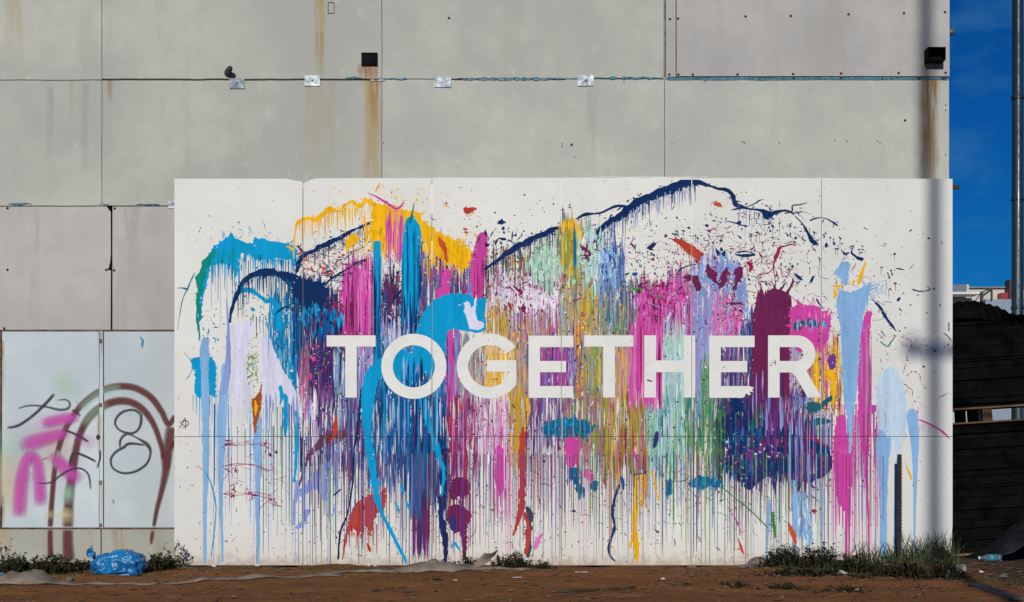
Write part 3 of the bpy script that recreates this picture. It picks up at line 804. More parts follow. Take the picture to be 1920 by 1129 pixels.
def mp_(px, py): return (px-960)/199.0, CAM_H+(HORIZ-py)/199.0
MX = (327.0,) + SEAM_X + (1786.0,)
for i in range(6):
    l = MX[i] + (0.6 if i else 0); r = MX[i+1] - (0.6 if i < 5 else 0)
    tops = {0: (335, 335), 1: (334.5, 334), 2: (333, 333.5), 3: (333, 333), 4: (333.5, 334), 5: (334, 335.5)}[i]
    up = [(l, 818.0), (r, 818.0), (r, tops[1]), (l, tops[0])]
    if i == 0: up = [(l, 818), (r, 818), (r, 341), (r-6, 340), (r-16, 338.5), (r-28, 335), (l, 335)]
    if i == 1: up = [(l, 818), (r, 818), (r, 334), (l+24, 334.5), (l+14, 337), (l+6, 341), (l, 344)]
    lo = [(l, 1060.0), (r, 1060.0), (r, 819.0), (l, 819.0)]
    if i == 5: lo = [(l, 1058), (r-9, 1058), (r-3, 1040), (r, 985), (r, 819.0), (l, 819.0)]
    for q in (up, lo):
        MB().prism([mp_(*p) for p in q], 0.0, 0.019).build('board_sheet', M_BOARD, mural)
for px in (340,) + SEAM_X + (1772,):
    x, z1 = mp_(px, 352); MB().box(x-0.045, x+0.045, 0.024, 0.114, -0.12, z1).build('frame_post', M_TIMBER, mural)
    MB().box(x-0.04, x+0.04, 0.45, 0.53, -0.12, 0.0).build('brace_foot', M_TIMBER, mural)
    mb = MB(); mb.tube([(x, 0.15, 2.4), (x, 0.49, -0.05)], 0.035, 6); mb.build('brace', M_TIMBER, mural)
for z in (0.06, 1.23, 2.4, 3.5):
    MB().box(mp_(332, 0)[0], mp_(1780, 0)[0], 0.1145, 0.16, z-0.045, z+0.045).build('frame_rail', M_TIMBER, mural)
M_BACK = simple('added_pale_backing', (0.34, 0.33, 0.31, 1), 0.8)  # pale strips added behind the seams to lighten their dark gaps
for px in SEAM_X[1:]:
    x, z1 = mp_(px, 337); _, z0 = mp_(px, 1058); MB().box(x-0.02, x+0.02, 0.0195, 0.0235, z0, z1).build('added_seam_backing', M_BACK, mural)
for i in range(6):
    xa, z = mp_(MX[i]+6, 818.5); xb, _ = mp_(MX[i+1]-6, 818.5); MB().box(xa, xb, 0.0195, 0.0235, z-0.02, z+0.02).build('added_seam_backing', M_BACK, mural)
M_WSTRIP = simple('white_strip', (0.85, 0.86, 0.86, 1), 0.35, var=0.05)  # thin white strips set into parts of three upright seams
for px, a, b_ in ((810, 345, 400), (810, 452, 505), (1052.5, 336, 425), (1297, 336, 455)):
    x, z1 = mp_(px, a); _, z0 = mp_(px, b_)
    MB().box(x-0.0038, x+0.0038, -0.0006, 0.012, z0, z1).build('white_seam_strip', M_WSTRIP, mural)
M_TRIM = simple('pale_edge_strip', (0.70, 0.70, 0.68, 1), 0.5, var=0.2)
x0, z = mp_(1110, 333); x1, _ = mp_(1330, 333); MB().prism(jag_outline(x0, x1, z+0.002, z+0.010, 0.004, 0.03), 0.001, 0.018).build('top_trim', M_TRIM, mural)
M_CLIP = simple('white_foot_clip', (0.75, 0.76, 0.78, 1), 0.5)
for px, py in ((401, 1061), (483, 1061), (690, 1061), (704, 1063), (915, 1061)):
    x, z = mp_(px, py); MB().box(x-0.02, x+0.02, -0.012, -0.004, z-0.022, z+0.012, Matrix.Rotation(0.3*((px % 3)-1), 3, 'Y')).build('foot_clip', M_CLIP, mural)

m, t, b = new_mat('mural_paint')
a = nd(t, 'ShaderNodeVertexColor', layer_name='Col')
n1 = noise_n(t, 9, 5, 0.65, (1, 1, 0.12)); n2 = noise_n(t, 45, 4, 0.6, (1, 1, 0.3))
k = math_n(t, 'ADD', smooth_n(t, n1, 0.3, 0.7, 0.86, 1.1), smooth_n(t, n2, 0.3, 0.7, -0.06, 0.06))
kk = nd(t, 'ShaderNodeCombineXYZ'); [t.links.new(k, kk.inputs[i]) for i in range(3)]
t.links.new(mix_n(t, 1.0, a.outputs['Color'], kk.outputs[0], 'MULTIPLY'), b.inputs['Base Color'])
b.inputs['Roughness'].default_value = 0.75; b.inputs['Specular IOR Level'].default_value = 0.12
bump_n(t, b, n2, 0.15, 0.004)
M_PAINT = m
P = Paint(random.Random(11))
def film(name, v, c_, f):
    me = bpy.data.meshes.new(name); me.from_pydata(v, [], f); me.update()
    ca = me.color_attributes.new('Col', 'FLOAT_COLOR', 'POINT')
    ca.data.foreach_set('color', [q for k_ in c_ for q in (k_[0], k_[1], k_[2], 1.0)])
    return link(name, me, M_PAINT, mural)
def flush(name, label=None, kind=None):
    """the large shapes as parts of their own, the flecks and runs round them as one"""
    P.commit()
    for v, c_, f in P.big:
        if f:
            o = film(name, v, c_, f)
            if label: o['label'] = label
            if kind: o['kind'] = kind
    if P.f: film(name+'_flecks' if P.big else name, P.v, P.c, P.f)['kind'] = 'stuff'
    P.v, P.c, P.f, P.big = [], [], [], []
rr = P.rr
S = P.stage

# 1 ---- long thin runs towards the foot of the board
FOOT = [(395, 470, 'cutvw'), (470, 560, 'tuvnbe'), (560, 640, 'nvbuqt'), (640, 720, 'nrxvbtu'), (720, 840, 'nbqvdpt'), (840, 900, 'rpqsvk'), (900, 975, 'ksvrlm'),
        (975, 1060, 'vsqdwr'), (1060, 1130, 'jsveqk'), (1130, 1215, 'gjensvr'), (1215, 1300, 'itejuv'), (1300, 1380, 'enjqdt'), (1380, 1480, 'ednvtq'), (1480, 1560, 'vdqnur'), (1560, 1660, 'mrqvks')]
S()
for x0, x1, pal in FOOT: P.drips(x0, x1, 800, (230, 420), pal, (3.5, 8.5), (0.9, 2.4))
S()
for x0, x1, pal in FOOT: P.drips(x0, x1, 760, (110, 300), pal, (4, 8), (1.0, 3.0))
S()
for x0, x1, pal in FOOT:
    if x0 > 540: P.drips(x0, x1, 780, (60, 170), pal, (2.4, 6), (1.4, 4.2))
S()
P.drips(590, 1560, 790, (265, 275), 'nvqsejdr', (6, 14), (0.9, 1.6)); S()
for x0, x1, pal in FOOT:
    P.spatter((x0+x1)/2, 930, 35, 75, 34, pal+'ner', (0.5, 1.6)); P.spatter((x0+x1)/2, 880, 40, 60, 30, pal+'pr', (0.5, 1.4))
flush('paint_runs', kind='stuff')

# 2 ---- the worked, streaky middle of the picture, zone by zone
ZONES = [
 (400, 440, 690, 760, 'wuwlw', .5), (505, 556, 560, 720, 'cccbncw', 2), (548, 602, 530, 660, 'nnbbnpc', 2.6), (596, 648, 560, 660, 'nprbnnr', 2.6), (640, 706, 495, 650, 'mmmmpmk', 2.2), (655, 705, 560, 650, 'mmpqn', 1),
 (710, 765, 495, 590, 'wwrnpl', .9), (712, 790, 575, 665, 'vvvllnb', 2.2), (700, 790, 520, 600, 'nnbprpn', 1.8), (788, 832, 465, 570, 'nbmnpvt', 2.1), (828, 908, 485, 570, 'nwmvpbn', 1.7),
 (905, 1000, 475, 545, 'nwpgjwn', 1.3), (905, 1062, 515, 595, 'lllwlmr', 1.6), (998, 1062, 455, 545, 'iiwnij', 1.5), (905, 962, 570, 650, 'ygggjlr', 2), (955, 1055, 580, 660, 'gqvdmjwky', 2.2), (1085, 1132, 430, 565, 'iiwpjuw', 1.3),
 (1048, 1092, 420, 650, 'yjgijgtvs', 2), (1090, 1135, 550, 650, 'gyjevty', 2.2), (1125, 1172, 455, 570, 'bnuvbvw', 1.8), (1130, 1205, 540, 650, 'evtwjypbu', 2.2), (1180, 1216, 540, 620, 'wvreqw', 1.5),
 (1195, 1262, 535, 650, 'kmmkmpr', 2.2), (1255, 1302, 515, 625, 'mkprmvk', 2), (1295, 1348, 490, 650, 'vvukvmv', 2), (1335, 1402, 560, 650, 'kmkvrwk', 1.8), (1388, 1414, 600, 760, 'dnbvd', 2.2),
 (560, 600, 640, 770, 'mrkwqem', 2), (580, 648, 640, 790, 'nnpqdnn', 2.6), (626, 650, 650, 770, 'vuewv', 1.6), (666, 710, 645, 770, 'vlvknqv', 2), (705, 845, 650, 810, 'cbnbcbnbu', 2.4), (836, 864, 610, 770, 'qmvmcm', 2.2),
 (858, 918, 640, 755, 'wtyvsjqw', 2), (908, 972, 640, 730, 'yygwyyl', 2), (962, 994, 630, 770, 'yjsqvgy', 2.2), (988, 1078, 645, 740, 'mqdmvqbm', 2.2), (1066, 1084, 600, 770, 'wbvkb', 2), (1078, 1100, 590, 770, 'yygob', 2.2),
 (1094, 1138, 640, 770, 'jeysvje', 2.2), (1148, 1188, 640, 770, 'yjgkmvy', 2.2), (1240, 1288, 610, 840, 'iiauwi', 2), (1298, 1328, 600, 780, 'vvuvk', 2), (1314, 1346, 670, 830, 'eeejeu', 2), (1342, 1402, 640, 740, 'dnpvqwp', 2.2),
 (1458, 1502, 640, 760, 'ppkwuv', 2), (1480, 1548, 640, 770, 'uvywqk', 1.6), (1518, 1576, 640, 770, 'ygymwjr', 1.5),
 (560, 622, 740, 835, 'mwlqvpw', 1.2), (600, 692, 740, 870, 'vndnqvrd', 1.8), (690, 782, 740, 890, 'bnbbcbnbv', 2.4), (768, 848, 740, 915, 'bbnnqdtb', 2.4), (838, 902, 740, 870, 'rqxrpqkr', 1.9), (893, 962, 740, 860, 'wklwlrm', 1.2),
 (955, 988, 740, 860, 'ygjsg', 1.8), (985, 1062, 740, 810, 'vqdqsrw', 1.8), (1058, 1132, 740, 840, 'jmsqgej', 1.9), (1130, 1218, 745, 870, 'grjykhejr', 1.9), (1213, 1288, 745, 870, 'iiutei', 1.9), (1283, 1342, 745, 850, 'eejeevt', 1.9),
 (1340, 1402, 745, 870, 'enndepn', 2.2), (1398, 1512, 745, 890, 'ddnpqpn', 2.6), (1470, 1532, 745, 860, 'vudpuv', 1.4)]
for i, (x0, x1, y0, y1, pal, cov) in enumerate(ZONES):
    low = y1 > 790
    P.fill(x0, x1, y0, y1, pal, cov*0.95, (3.5, 8), (45, 120), fade=0.7 if low else 0.0)
for i, (x0, x1, y0, y1, pal, cov) in enumerate(ZONES):
    low = y1 > 790
    P.fill(x0, x1, y0, y1, pal, cov*1.25, (0.9, 3.6), (18, 85), fade=0.5 if low else 0.0)
for x0, x1, y0, y1, pal, cov in ZONES:      # chips and fine flecks worked into the streaks
    if cov < 1: continue
    dk = pal.replace('w', '')+'pn'
    if y1 > 760:
        for k in range(int((x1-x0)*0.16)): y = rr.uniform(max(y0, 740), y1); P.streak(rr.uniform(x0, x1), y, y+rr.uniform(18, 60), rr.uniform(0.8, 2.4), pc('w'))
    for k in range(int((x1-x0)*(y1-y0)/(70 if y0 < 600 else 120))):
        x = rr.uniform(x0, x1); y = rr.uniform(y0, y1)
        P.splat(x, y, 0.6+1.6*rr.random()**2, pc(rr.choice(dk if rr.random() < 0.9 else 'wl'), 0.1, rr), rr.choice((1, 1.5, 2.4, 3)), 1.57+rr.gauss(0, 0.3) if rr.random() < 0.8 else rr.uniform(0, 3.1))
flush('paint_streaks', kind='stuff')
S()
# the flung crown of spatter above the streaks
for cx, cy, sx, sy, n, pal in ((600, 500, 35, 18, 90, 'nxorn'), (660, 480, 30, 22, 90, 'nmpy'), (740, 540, 24, 30, 160, 'rpnp'), (860, 510, 30, 25, 90, 'nymo'), (830, 420, 60, 35, 60, 'ynp'), (940, 480, 30, 25, 170, 'npr'), (990, 540, 45, 22, 190, 'rmp'),
                               (1040, 480, 30, 30, 90, 'nie'), (1150, 500, 30, 35, 120, 'pnb'), (1215, 540, 20, 20, 90, 'epn'), (1260, 500, 45, 25, 210, 'mprn'), (1340, 480, 50, 35, 190, 'prn'), (1400, 520, 40, 40, 180, 'rpn'), (1450, 480, 60, 40, 150, 'nnp'),
                               (1560, 560, 50, 60, 110, 'n'), (1250, 440, 70, 35, 150, 'n'), (1450, 430, 70, 30, 120, 'n'), (480, 600, 30, 30, 120, 'ctn'), (540, 570, 20, 25, 80, 'nct'), (470, 690, 14, 30, 130, 'ejt'), (1560, 740, 16, 30, 90, 'nrp'), (1530, 690, 20, 30, 60, 'rpn'),
                               (1000, 400, 120, 30, 60, 'n'), (700, 370, 60, 14, 40, 'y'), (1690, 640, 50, 120, 60, 'n'), (1740, 500, 30, 100, 30, 'n'), (600, 700, 30, 40, 70, 'rmew'), (660, 610, 25, 25, 70, 'rp'), (780, 470, 30, 40, 50, 'ny')):
    P.spatter(cx, cy, sx, sy, n, pal, (0.5, 2.0))
S()
for cx, cy, sx, sy, n, pal, ang in ((1450, 470, 60, 45, 60, 'nnr', 0.5), (1280, 480, 60, 30, 40, 'nm', None), (1380, 500, 40, 30, 50, 'rp', None), (600, 480, 40, 15, 40, 'n', -0.6), (1600, 590, 60, 60, 26, 'n', 0.7), (640, 520, 20, 20, 30, 'n', -0.6), (470, 690, 12, 28, 40, 'ej', None), (1555, 690, 14, 30, 30, 'rn', None), (1550, 860, 30, 40, 26, 'rp', 0.4), (1000, 910, 40, 50, 26, 'rp', None), (880, 920, 25, 60, 26, 'r', None), (1330, 900, 60, 50, 30, 'enr', 0.7), (480, 890, 45, 40, 26, 'r', 0.1), (1690, 740, 26, 30, 14, 'r', 0.9)):
    P.threads(cx, cy, sx, sy, n, pal, (8, 36), (0.6, 1.7), ang)
P.spatter(1060, 700, 420, 210, 520, 'nprw', (0.4, 1.3), None, 0.02)
P.spatter(1060, 940, 330, 70, 420, 'npreq', (0.4, 1.5), 0.6, 0.04)
P.spatter(1050, 620, 440, 290, 200, 'n', (0.4, 1.1))
flush('paint_spatter', kind='stuff')

# 3 ---- the shapes one can name
def fringe(path, pal, L=(6, 34), gap=(1.8, 4.2), w=(1.0, 3.2)):
    q = catmull(path, 2); x0 = min(p[0] for p in q); x1 = max(p[0] for p in q); x = x0
    while x < x1:
        p = min(q, key=lambda s_: abs(s_[0]-x)); y = p[1]+p[2]*0.25
        P.streak(x, y, y+p[2]*0.25+L[0]+(L[1]-L[0])*rr.random()**1.8, rr.uniform(*w), pc(rr.choice(pal), 0.06, rr), drip=True)
        x += rr.uniform(*gap)
def along(path):
    q = catmull(path, 3)
    return lambda x: min(q, key=lambda s: abs(s[0]-x))[1]
S()
arch = [(372, 606), (373, 580), (375, 545), (381, 510), (388, 482), (400, 464), (415, 452), (428, 444), (433, 436), (440, 446), (462, 456), (474, 456), (478, 444), (483, 449), (490, 446), (506, 452), (530, 455), (552, 461), (557, 472), (556, 496), (551, 502), (546, 488), (515, 484), (480, 488), (466, 476), (452, 474), (448, 512), (436, 498), (420, 492), (404, 488), (396, 494), (389, 520), (383, 548), (379, 570), (376, 600)]
P.drips(396, 556, 484, (40, 140), 'cccttcb', (3.2, 6.5), (0.9, 2.2)); S()
P.blob(arch, pc('c'), 1.6, 0.3, smooth=False, step=2.5, spikes=4)
S(); P.ribbon([(376, 600, 5), (372, 560, 7), (378, 520, 14), (388, 492, 14), (405, 470, 6)], (0.0, 0.30, 0.22), 0.4); P.ribbon([(371, 560, 3), (369, 590, 3), (373, 615, 4), (374, 640, 2)], (0.0, 0.30, 0.28), 0.5)
for k in range(12): P.streak(rr.uniform(400, 440), rr.uniform(462, 478), rr.uniform(485, 505), rr.uniform(1, 4), (0.0, 0.30, 0.33))
P.ribbon([(366, 510, 1.5), (352, 540, 3), (343, 560, 2), (337, 590, 1.2), (333, 620, 1)], (0.0, 0.27, 0.35), 0.5); P.thread(333, 540, -0.2, 22, 2.5, pc('t')); P.thread(345, 660, 1.5, 60, 1.2, pc('t')); P.spatter(395, 620, 14, 30, 60, 'tc', (0.5, 2)); P.spatter(400, 440, 30, 20, 30, 'c')
fringe([(398, 480, 16), (420, 484, 16), (448, 500, 14), (462, 470, 14), (500, 478, 16), (552, 488, 14)], 'cccct', (4, 46), (1.6, 3.8), (1.2, 3.6)); P.threads(440, 446, 40, 6, 22, 'c', (6, 20), (0.8, 1.8), -1.4)
flush('cyan_arch_splash', 'cyan arch of thrown paint at the upper left of the board')
S()
P.blob([(357, 672), (372, 670), (392, 668), (404, 680), (406, 700), (404, 735), (408, 743), (392, 742), (388, 720), (380, 742), (371, 746), (364, 730), (367, 705), (362, 690)], pc('c'), 2, 0.2, spikes=3)
P.drips(362, 406, 735, (20, 160), 'tcu', (4, 8)); 
for path, ch in (([(384, 632, 10), (384, 660, 16), (384, 720, 15), (386, 800, 15), (386, 880, 11), (384, 960, 8), (384, 1058, 6)], 'u'), ([(420, 682, 8), (420, 720, 14), (416, 790, 18), (415, 850, 12), (414, 930, 8), (416, 1000, 5), (417, 1055, 4)], 'u'),
                 ([(484, 772, 3), (486, 800, 10), (482, 830, 16), (484, 870, 12), (482, 940, 8), (484, 1000, 7), (484, 1058, 4)], 'u'), ([(425, 560, 2), (428, 620, 6), (427, 690, 12), (420, 740, 10)], 'v')):
    S(); P.ribbon(path, pc(ch), 0.12)
P.ribbon([(386, 885, 3), (398, 915, 3), (405, 955, 2.5), (400, 1010, 2), (396, 1045, 2)], pc('c'), 0.4)
flush('light_blue_run', 'long light blue paint runs at the left end of the board')
S()
P.blob([(432, 612), (446, 606), (472, 600), (478, 612), (468, 640), (462, 690), (468, 730), (480, 760), (440, 766), (434, 720), (436, 660)], pc('l'), 2, 0.1)
for k in range(26): P.streak(rr.uniform(434, 476), rr.uniform(700, 740), rr.uniform(765, 810), rr.uniform(1, 3), pc(rr.choice('lwa')))
P.blob([(487, 634), (500, 624), (512, 650), (528, 688), (545, 716), (558, 742), (570, 785), (556, 772), (540, 752), (520, 748), (500, 756), (490, 740), (487, 690)], pc('l'), 1.6, 0.15)
for k in range(26): P.streak(rr.uniform(488, 562), rr.uniform(735, 750), rr.uniform(760, 810), rr.uniform(1, 3.5), pc(rr.choice('lwv')))
flush('lavender_smear', 'two pale lavender smears left of the lettering')
S()
P.ribbon([(450, 548, 5), (468, 544, 9), (488, 556, 8), (500, 565, 7), (512, 562, 7), (520, 580, 16), (528, 620, 22)], pc('c'), 0.35); S()
P.drips(470, 556, 590, (20, 90), 'cbn', (3, 7))
P.ribbon([(430, 606, 4), (436, 575, 7), (447, 545, 9), (462, 524, 11), (484, 512, 11), (510, 511, 12), (534, 518, 16), (556, 530, 26), (580, 546, 40), (604, 566, 38)], pc('n'), 0.3)
P.drips(436, 600, lambda x: 515+abs(x-500)*0.25, (30, 95), 'ntn', (3, 6), (0.8, 2)); S()
P.blob([(548, 518), (566, 525), (590, 528), (612, 545), (606, 575), (588, 588), (566, 575), (552, 545)], pc('n'), 4, 0.15, spikes=10)
P.ribbon([(555, 512, 7), (559, 494, 9), (572, 477, 8), (590, 470, 6), (600, 462, 9), (620, 455, 9), (640, 444, 8), (662, 432, 5), (684, 422, 5), (698, 418, 6), (708, 424, 5)], pc('n'), 0.4)
P.drips(600, 705, along([(600, 466, 0), (640, 448, 0), (700, 424, 0)]), (10, 60), 'nn', (3, 7), (0.7, 1.8))
P.ribbon([(575, 560, 10), (600, 540, 6), (625, 520, 4), (650, 505, 3), (672, 492, 3), (690, 486, 2)], pc('n'), 0.5); P.threads(620, 515, 25, 12, 24, 'n', (10, 30), (0.8, 2), -0.6)
fringe([(447, 545, 9), (462, 524, 11), (484, 512, 11), (510, 511, 12), (534, 518, 16), (556, 530, 26)], 'nnt', (4, 50), (1.8, 4.4), (0.9, 2.6)); fringe([(572, 477, 8), (600, 462, 9), (640, 444, 8), (698, 418, 6)], 'n', (3, 30), (2, 5), (0.8, 2.2)); P.threads(600, 545, 26, 16, 40, 'n', (8, 30), (0.8, 2.4), -0.5); P.spatter(640, 450, 40, 14, 40, 'n', (0.6, 2.2)); P.ribbon([(515, 590, 3), (525, 580, 4), (540, 575, 3), (550, 585, 3)], pc('n'), 0.5)
for k in range(20): P.streak(rr.uniform(552, 606), rr.uniform(560, 585), rr.uniform(600, 660), rr.uniform(2, 5), pc(rr.choice('nnb')))
P.patch(672, 545, 34, 40, 'mmmkm', 210); P.patch(650, 578, 36, 14, 'rprp', 70, (1.2, 4.5), 0.5); P.patch(605, 598, 42, 26, 'cnbnbcp', 190, (2, 6), 0.8); P.spatter(610, 490, 26, 16, 50, 'xom', (0.8, 3.4)); P.spatter(745, 520, 24, 30, 110, 'rpn', (0.7, 2.6))
for k in range(40): P.streak(rr.uniform(645, 704), rr.uniform(500, 560), rr.uniform(600, 650), rr.uniform(1.5, 5), pc(rr.choice('mmmkp'), 0.1, rr))
flush('navy_splash', 'navy arcs of thrown paint on the left half of the board')
S()
P.ribbon([(551, 486, 2), (551, 466, 3), (554, 432, 4), (560, 416, 7), (576, 409, 6), (592, 411, 9), (606, 402, 7), (618, 392, 9), (634, 396, 6), (648, 385, 4), (660, 378, 5), (676, 388, 5), (684, 376, 6), (700, 383, 8), (716, 388, 10), (740, 396, 16), (762, 402, 22), (786, 416, 24)], pc('y'), 0.35)
P.ribbon([(551, 470, 6), (540, 462, 3), (536, 464, 1.5)], pc('y'), 0.4)
P.drips(562, 745, along([(560, 414, 0), (600, 408, 0), (650, 390, 0), (745, 398, 0)]), (12, 55), 'yyy', (3, 7), (0.8, 3.2))
S(); P.blob([(700, 384), (730, 390), (762, 398), (790, 412), (815, 430), (842, 448), (868, 462), (884, 470), (880, 490), (872, 506), (856, 500), (842, 488), (820, 480), (800, 458), (780, 448), (756, 450), (735, 470), (722, 462), (705, 476), (694, 470), (702, 440), (698, 412)], pc('y'), 5, 0.12, spikes=9)
P.patch(720, 440, 26, 30, 'yyyg', 120, (1.5, 5), 0.8); P.patch(840, 468, 44, 22, 'yyyy', 130, (1.5, 5), 0.5); P.patch(690, 430, 14, 30, 'y', 40, (1, 4)); P.blob([(655, 444), (668, 440), (672, 452), (660, 462), (650, 472), (648, 456)], pc('y'), 3, 0.2, spikes=4); P.drips(650, 720, 460, (8, 40), 'y', (3, 7)); P.drips(795, 882, 488, (10, 50), 'y', (3, 7), (1, 3.4))
P.spatter(830, 440, 40, 30, 70, 'y', (0.6, 2.2), 0.6); P.spatter(720, 372, 45, 14, 40, 'y'); P.threads(740, 375, 40, 14, 12, 'y', (8, 22), (0.8, 1.6), -1.3)
fringe([(562, 414, 7), (592, 411, 9), (618, 392, 9), (660, 378, 5), (700, 384, 8)], 'yy', (3, 36), (2.2, 5.5), (0.8, 2.6))
flush('yellow_splash', 'yellow splash with fine drips at the upper left of the board')
S()
for k in range(46): P.streak(rr.uniform(724, 758), rr.uniform(385, 430), rr.uniform(430, 500), rr.uniform(1.2, 4), pc(rr.choice('mmkky'), 0.1, rr))
P.ribbon([(690, 362, 1), (708, 370, 3), (726, 382, 6), (745, 392, 5), (758, 378, 2)], pc('m'), 0.4)
flush('pink_brush_marks', 'pink streaks brushed through the yellow splash')
S()
P.blob([(700, 460), (703, 452), (710, 452), (714, 460), (714, 560), (712, 640), (708, 690), (702, 700), (700, 600)], pc('c', 0), 0.8, 0.2); S()
for k in range(14): P.streak(rr.uniform(701, 713), rr.uniform(470, 600), rr.uniform(620, 740), rr.uniform(1, 4), pc(rr.choice('bbnc')))
P.blob([(752, 490), (757, 440), (760, 414), (768, 407), (774, 404), (780, 412), (785, 420), (790, 440), (786, 500), (784, 560), (778, 600), (766, 606), (756, 560)], pc('c'), 2, 0.2); S()
for k in range(44): P.streak(rr.uniform(755, 788), rr.uniform(415, 520), rr.uniform(500, 620), rr.uniform(1.2, 5), pc(rr.choice('bbbccctn'), 0.1, rr))
P.ribbon([(768, 420, 5), (774, 395, 3), (777, 378, 1)], (0.0, 0.22, 0.16), 0.3)
for k in range(26): P.streak(rr.uniform(752, 792), rr.uniform(540, 590), rr.uniform(600, 660), rr.uniform(1.2, 4), pc(rr.choice('bnvcn'), 0.1, rr))
flush('blue_brush_strokes', 'tall blue and cyan brush strokes above the letters T and O')
S()
P.blob([(893, 450), (900, 438), (908, 435), (914, 439), (913, 470), (908, 510), (904, 545), (900, 572), (884, 566), (872, 558), (880, 530), (884, 500), (888, 470)], pc('m'), 1.4, 0.2, spikes=2)
P.blob([(829, 512), (836, 504), (844, 508), (843, 540), (840, 562), (830, 560)], pc('m'), 2, 0.2); P.blob([(816, 545), (826, 540), (828, 560), (818, 568)], pc('m'), 2, 0.2)
for k in range(16): P.streak(rr.uniform(888, 908), rr.uniform(480, 520), rr.uniform(530, 580), rr.uniform(1, 3), pc(rr.choice('mmpr')))
P.ribbon([(822, 444, 3), (828, 456, 9), (835, 472, 9), (838, 492, 4)], pc('o'), 0.3)
for x, y, r_ in ((880, 395, 5), (873, 391, 3.5), (888, 392, 4), (872, 430, 3), (875, 436, 2.5), (1345, 383, 4)): P.splat(x, y, r_, pc('x'), 1.7, 0.1)
P.ribbon([(868, 392, 2), (876, 396, 9), (884, 393, 8), (892, 389, 1)], pc('x'), 0.4); P.drips(873, 884, 398, (4, 12), 'x', (3, 5), (0.7, 1.4)); P.ribbon([(1335, 378, 1.5), (1345, 384, 5), (1355, 389, 1.5)], pc('o'), 0.4); P.ribbon([(955, 470, 1), (962, 466, 4), (970, 469, 1.5)], pc('o'), 0.4)
S(); P.ribbon([(1259, 448, 2), (1275, 454, 10), (1295, 468, 17), (1314, 482, 15), (1328, 489, 5)], pc('x'), 0.18); P.drips(1270, 1315, along([(1270, 456, 0), (1315, 488, 0)]), (8, 34), 'x', (3, 6), (0.7, 1.6)); P.threads(1305, 478, 8, 5, 9, 'o', (8, 20), (0.6, 1.2))
flush('pink_and_orange_slashes', 'pink upright slash and orange blades of paint')
S()
P.ribbon([(908, 507, 6), (930, 490, 7), (960, 468, 10), (990, 452, 12), (1015, 440, 11), (1040, 430, 9), (1060, 422, 4)], pc('n'), 0.35)
P.drips(912, 1050, along([(910, 506, 0), (960, 470, 0), (1050, 427, 0)]), (6, 50), 'nnq', (4, 9), (0.7, 1.8)); P.spatter(945, 445, 18, 15, 24, 'n', (0.8, 3.6)); P.threads(945, 470, 25, 20, 16, 'np', (8, 22), (0.8, 2))
P.ribbon([(1079, 412, 3), (1098, 402, 6), (1122, 400, 4), (1142, 392, 5), (1160, 386, 4), (1180, 388, 5)], pc('n'), 0.3); S()
P.ribbon([(1120, 470, 4), (1117, 452, 7), (1124, 434, 9), (1136, 420, 10), (1160, 408, 12), (1180, 392, 17), (1205, 375, 15), (1235, 362, 15), (1265, 351, 16), (1290, 344, 15), (1304, 341, 12), (1320, 345, 6), (1342, 352, 5), (1362, 356, 6), (1373, 366, 8), (1378, 380, 9), (1388, 387, 8), (1402, 391, 4), (1424, 394, 5), (1434, 398, 13), (1441, 404, 18), (1448, 401, 9), (1462, 396, 5), (1478, 396, 4), (1490, 403, 3)], pc('n'), 0.28)
P.drips(1128, 1300, along([(1125, 440, 0), (1180, 402, 0), (1235, 372, 0), (1295, 352, 0)]), (10, 62), 'nvnvv', (2.6, 5.5), (0.7, 2.0)); P.drips(1365, 1450, along([(1365, 362, 0), (1390, 390, 0), (1440, 408, 0), (1450, 402, 0)]), (6, 40), 'nv', (4, 9), (0.7, 1.6))
for p in ([(1370, 394, 1), (1380, 392, 2.5), (1392, 390, 2), (1405, 386, 1)], [(1400, 388, 1.5), (1415, 382, 2), (1424, 376, 3), (1432, 374, 3)], [(1360, 414, 1), (1378, 418, 2.5), (1390, 422, 2), (1402, 424, 3)], [(1470, 400, 2), (1485, 396, 3), (1486, 386, 2.5), (1500, 384, 2), (1514, 380, 1.5)], [(1483, 398, 2), (1495, 399, 2), (1506, 395, 1.5)], [(1490, 405, 2), (1505, 420, 2.5), (1516, 440, 6), (1524, 452, 9), (1534, 458, 6)], [(1518, 414, 5), (1540, 408, 2), (1560, 416, 3), (1572, 424, 7)], [(1592, 464, 4), (1600, 462, 3), (1596, 474, 4), (1610, 484, 6), (1620, 486, 8)],
          [(1640, 566, 3), (1652, 580, 7), (1664, 600, 4), (1674, 612, 4), (1681, 622, 1.5)], [(1710, 542, 4), (1722, 546, 3), (1735, 546, 2), (1744, 543, 2.5), (1738, 537, 2)], [(1650, 640, 2), (1664, 650, 2), (1672, 640, 3), (1680, 628, 2)], [(1768, 624, 2), (1776, 630, 2), (1784, 640, 2)], [(1232, 455, 1.5), (1222, 462, 6), (1212, 466, 3)], [(1360, 470, 6), (1352, 478, 8), (1342, 466, 2)], [(1378, 474, 3), (1400, 472, 2), (1415, 478, 3), (1392, 480, 5), (1376, 476, 2)], [(1530, 560, 3), (1538, 572, 2), (1545, 580, 2)], [(1270, 510, 3), (1285, 500, 2), (1310, 495, 1.5), (1330, 492, 1)], [(1488, 512, 3), (1498, 520, 7), (1506, 526, 2)]):
    P.ribbon(p, pc('n'), 0.4)
